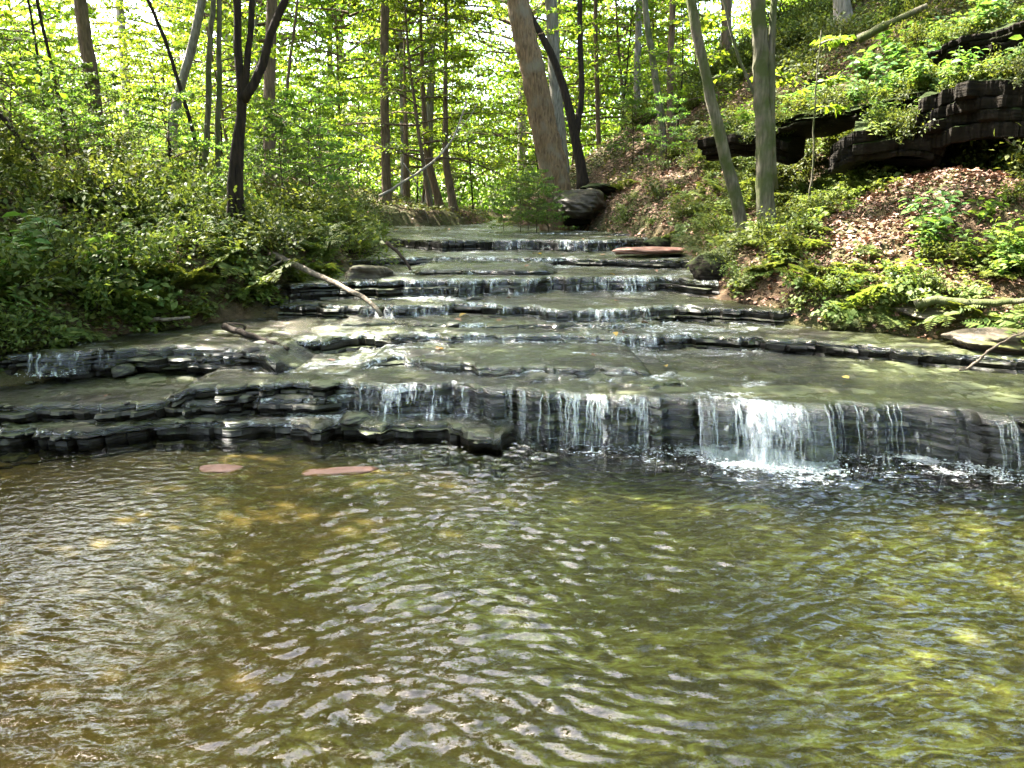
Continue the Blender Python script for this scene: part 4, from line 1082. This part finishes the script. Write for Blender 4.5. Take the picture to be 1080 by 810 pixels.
# stuff: ground cover leaves and leaf litter
def cover(name, n, seed, cond, mat, ls, tilt, lift, W):
    r = rs(seed); g = Geo(); y = 4.6 + 30 * r.rand(n * 3) ** 1.7; x = (r.rand(n * 3) * 2 - 1) * (.66 * y + 1.2)
    ok = cond(x, y, r); x, y = x[ok][:n], y[ok][:n]; m = len(x)
    g_last = None
    z = ground(x, y) + lift * r.rand(m)
    g.leaves(np.stack([x, y, z], 1), r.randn(m, 3) * np.array([1, 1, .25]), np.array([0, 0, 1.]) + r.randn(m, 3) * tilt, ls * (.6 + .9 * r.rand(m)) * (1 + .03 * y), W, 0)
    return tag(link(name, g.mesh(name, [M[mat]])), kind='stuff')


def c_left(x, y, r): return (sright(x, y) > 3.5) & (fbm(x * 1.1, y * 1.1, 46) > .30) | (sleft(x, y) > .05) & (fbm(x * 1.4, y * 1.4, 44) > .40) | ((sright(x, y) > .05) & (fbm(x * 1.4, y * 1.4, 45) > .5) & (litness(x, y) < .3))
cover('ground_cover', 110000, 61, c_left, 'cover', .045, .45, .14, .6)
def c_lit2(x, y, r):
    return (sright(x, y) > .02) & (np.exp(-((x - LIT[0][0]) / 1.3) ** 2 - ((y - LIT[0][1]) / 2.2) ** 2) > r.rand(len(x)) * .9)
def c_lit(x, y, r): return (sright(x, y) > .03) & ((litness(x, y) > .25 * r.rand(len(x)) + .05) | (r.rand(len(x)) < .5)) | (sleft(x, y) > .05) & (r.rand(len(x)) < .12)
cover('leaf_litter', 130000, 62, c_lit, 'litter', .04, .55, .035, .6)

cover('leaf_litter', 26000, 63, c_lit2, 'litter', .045, .55, .04, .6)

# ------------------------------------------------------------------ dead wood
def stick(name, pts, w, label, mat='dead', cat='branch', seed=0, side=()):
    """pts (px, py, distance)"""
    W = np.array([at_d(*q) for q in pts]); r = rs(seed + 77); d = np.mean([q[2] for q in pts]); O = W[0]
    Q = smooth_path(W, max(12, 4 * len(W))); g = Geo(); n = len(Q); Q[1:-1] += r.randn(n - 2, 3) * .004
    g.tube(Q - O, w / 2 * d / FPX * np.linspace(1.1, .6, n), 7, 0, .15, r)
    for sp in side:
        S = smooth_path(np.array([at_d(*q) for q in sp]), 8); g.tube(S - O, w / 4 * d / FPX * np.linspace(1, .4, 8), 5, 0, .1, r)
    return tag(link(name, g.mesh(name, [M[mat]]), None, O), label, cat)


stick('fallen_pole', [(272, 262, 8.9), (300, 274, 8.6), (350, 297, 8.2), (398, 321, 7.75), (402, 333, 7.7)], 7, 'pale fallen pole slanting from the left bank down to the ledge', side=[[(300, 274, 8.6), (283, 282, 8.5), (268, 296, 8.3)]])
stick('branch', [(408, 256, 10.5), (424, 270, 10.3), (438, 291, 10.0)], 4, 'short dark stick leaning on the upper ledge', 'bark_dark')
stick('branch', [(236, 344, 7.0), (252, 350, 6.9), (275, 357, 6.7), (304, 368, 6.4)], 7, 'dark rotten branch lying across the wet ledge at left', 'bark_dark', side=[[(255, 351, 6.9), (262, 342, 6.9), (240, 341, 6.9)]])
stick('branch', [(-5, 494, 4.75), (40, 487, 4.9), (75, 482, 5.0), (104, 480, 5.05)], 3.5, 'long thin stick resting in the left corner of the pool', 'bark_dark')
stick('branch', [(1012, 390, 5.9), (1024, 388, 5.9), (1035, 376, 5.85), (1055, 362, 5.8), (1085, 347, 5.7)], 3, 'thin pale twig curving over the layered brown rock', side=[[(1024, 388, 5.9), (1000, 386, 5.9)]])
stick('mossy_log', [(118, 345, 7.1), (132, 334, 7.15), (146, 318, 7.3)], 11, 'short green mossy log end poking from the left bank', 'mosslog', 'log')
stick('log', [(150, 338, 7.2), (175, 337, 7.2), (200, 335, 7.2)], 5, 'thin log lying at the water edge below the left bank')
stick('log', [(62, 204, 9.3), (80, 203, 9.4), (99, 202, 9.5)], 7, 'pale log among the herbs high on the left bank')
stick('log', [(25, 222, 8.0), (45, 232, 7.9), (62, 240, 7.8)], 7, 'dark rotten log half hidden on the left bank', 'bark_dark')
stick('log', [(905, 42, 13.0), (940, 24, 12.8), (978, 6, 12.6)], 9, 'mossy fallen log on the crest of the right hill', 'bark_moss', 'log')
stick('branch', [(400, 207, 12.5), (430, 190, 12.6), (465, 165, 12.7), (482, 140, 12.8), (492, 105, 12.9)], 2.6, 'bare pale bough arching over the stream left of centre', 'bark_grey', side=[[(372, 138, 12.3), (400, 150, 12.4), (425, 172, 12.5)], [(425, 172, 12.5), (440, 190, 12.6), (452, 235, 12.7)], [(482, 140, 12.8), (500, 118, 12.9), (505, 105, 13)]])
stick('root', [(965, 322, 6.9), (980, 316, 6.85), (1000, 318, 6.8), (1040, 320, 6.6), (1085, 316, 6.3)], 9, 'mossy root running along the right bank edge', 'bark_moss', 'root')

# ------------------------------------------------------------------ distant wood
def distant(n, seed):
    r = rs(seed); g = Geo(); d = 46 + 26 * r.rand(n); az = (r.rand(n) * 2 - 1) * .85; x = np.tan(az) * d
    h = r.rand(n); ht = 9 + 9 * fbm(x * .12, d * .12, 71); z = 1.5 + h * ht * (.5 + .5 * r.rand(n))
    k = fbm(x * .35 + 5, z * .5 + d * .25, 73) > .20 + .012 * z
    x, d, z = x[k], d[k], z[k] + .25 * np.maximum(0, x[k] - 2); m = len(x)
    g.leaves(np.stack([x, d, z], 1), r.randn(m, 3), np.array([0, 0, 1.]) + r.randn(m, 3) * .6, (.16 + .2 * r.rand(m)), .6, 0)
    tag(link('distant_woodland', g.mesh('distant_woodland', [M['canopy']])), kind='stuff')
distant(300000, 5)

# ------------------------------------------------------------------ light, camera, render
EL, AZ = math.radians(55), math.radians(-55)     # sun height; bearing from +Y, minus = left
sx, sy = math.sin(AZ) * math.cos(EL), math.cos(AZ) * math.cos(EL)
sun = bpy.data.lights.new('sun', 'SUN'); sun.energy = 5.0; sun.angle = math.radians(.5); sun.color = (1, .95, .86)
so = link('sun', sun); so.rotation_euler = (math.pi / 2 - EL, 0, math.atan2(sx, -sy))
w = bpy.data.worlds.new('World'); SC.world = w; w.use_nodes = True; nt = w.node_tree
bg = nt.nodes['Background']; sky = nt.nodes.new('ShaderNodeTexSky'); sky.sky_type = 'NISHITA'; sky.sun_disc = False
sky.air_density = 1.0; sky.dust_density = 4.0; sky.ozone_density = .3; sky.sun_elevation = EL; sky.sun_rotation = AZ
nt.links.new(sky.outputs[0], bg.inputs[0]); bg.inputs[1].default_value = .15

cam = bpy.data.cameras.new('camera'); co = link('camera', cam, None, tuple(CP), (math.pi / 2 - TH, 0, 0))
cam.sensor_fit = 'HORIZONTAL'; cam.sensor_width = 36; cam.lens = 36 * FPX / 1080; cam.clip_start = .05; cam.clip_end = 500
SC.camera = co
SC.view_settings.view_transform = 'Standard'; SC.view_settings.look = 'None'; SC.view_settings.gamma = 1
SC.view_settings.exposure = 3.8
SC.render.engine = 'CYCLES'; cy = SC.cycles
cy.max_bounces = 8; cy.diffuse_bounces = 4; cy.glossy_bounces = 3; cy.transmission_bounces = 4; cy.transparent_max_bounces = 10
cy.use_denoising = True; cy.caustics_reflective = False; cy.caustics_refractive = False; cy.sample_clamp_indirect = 6
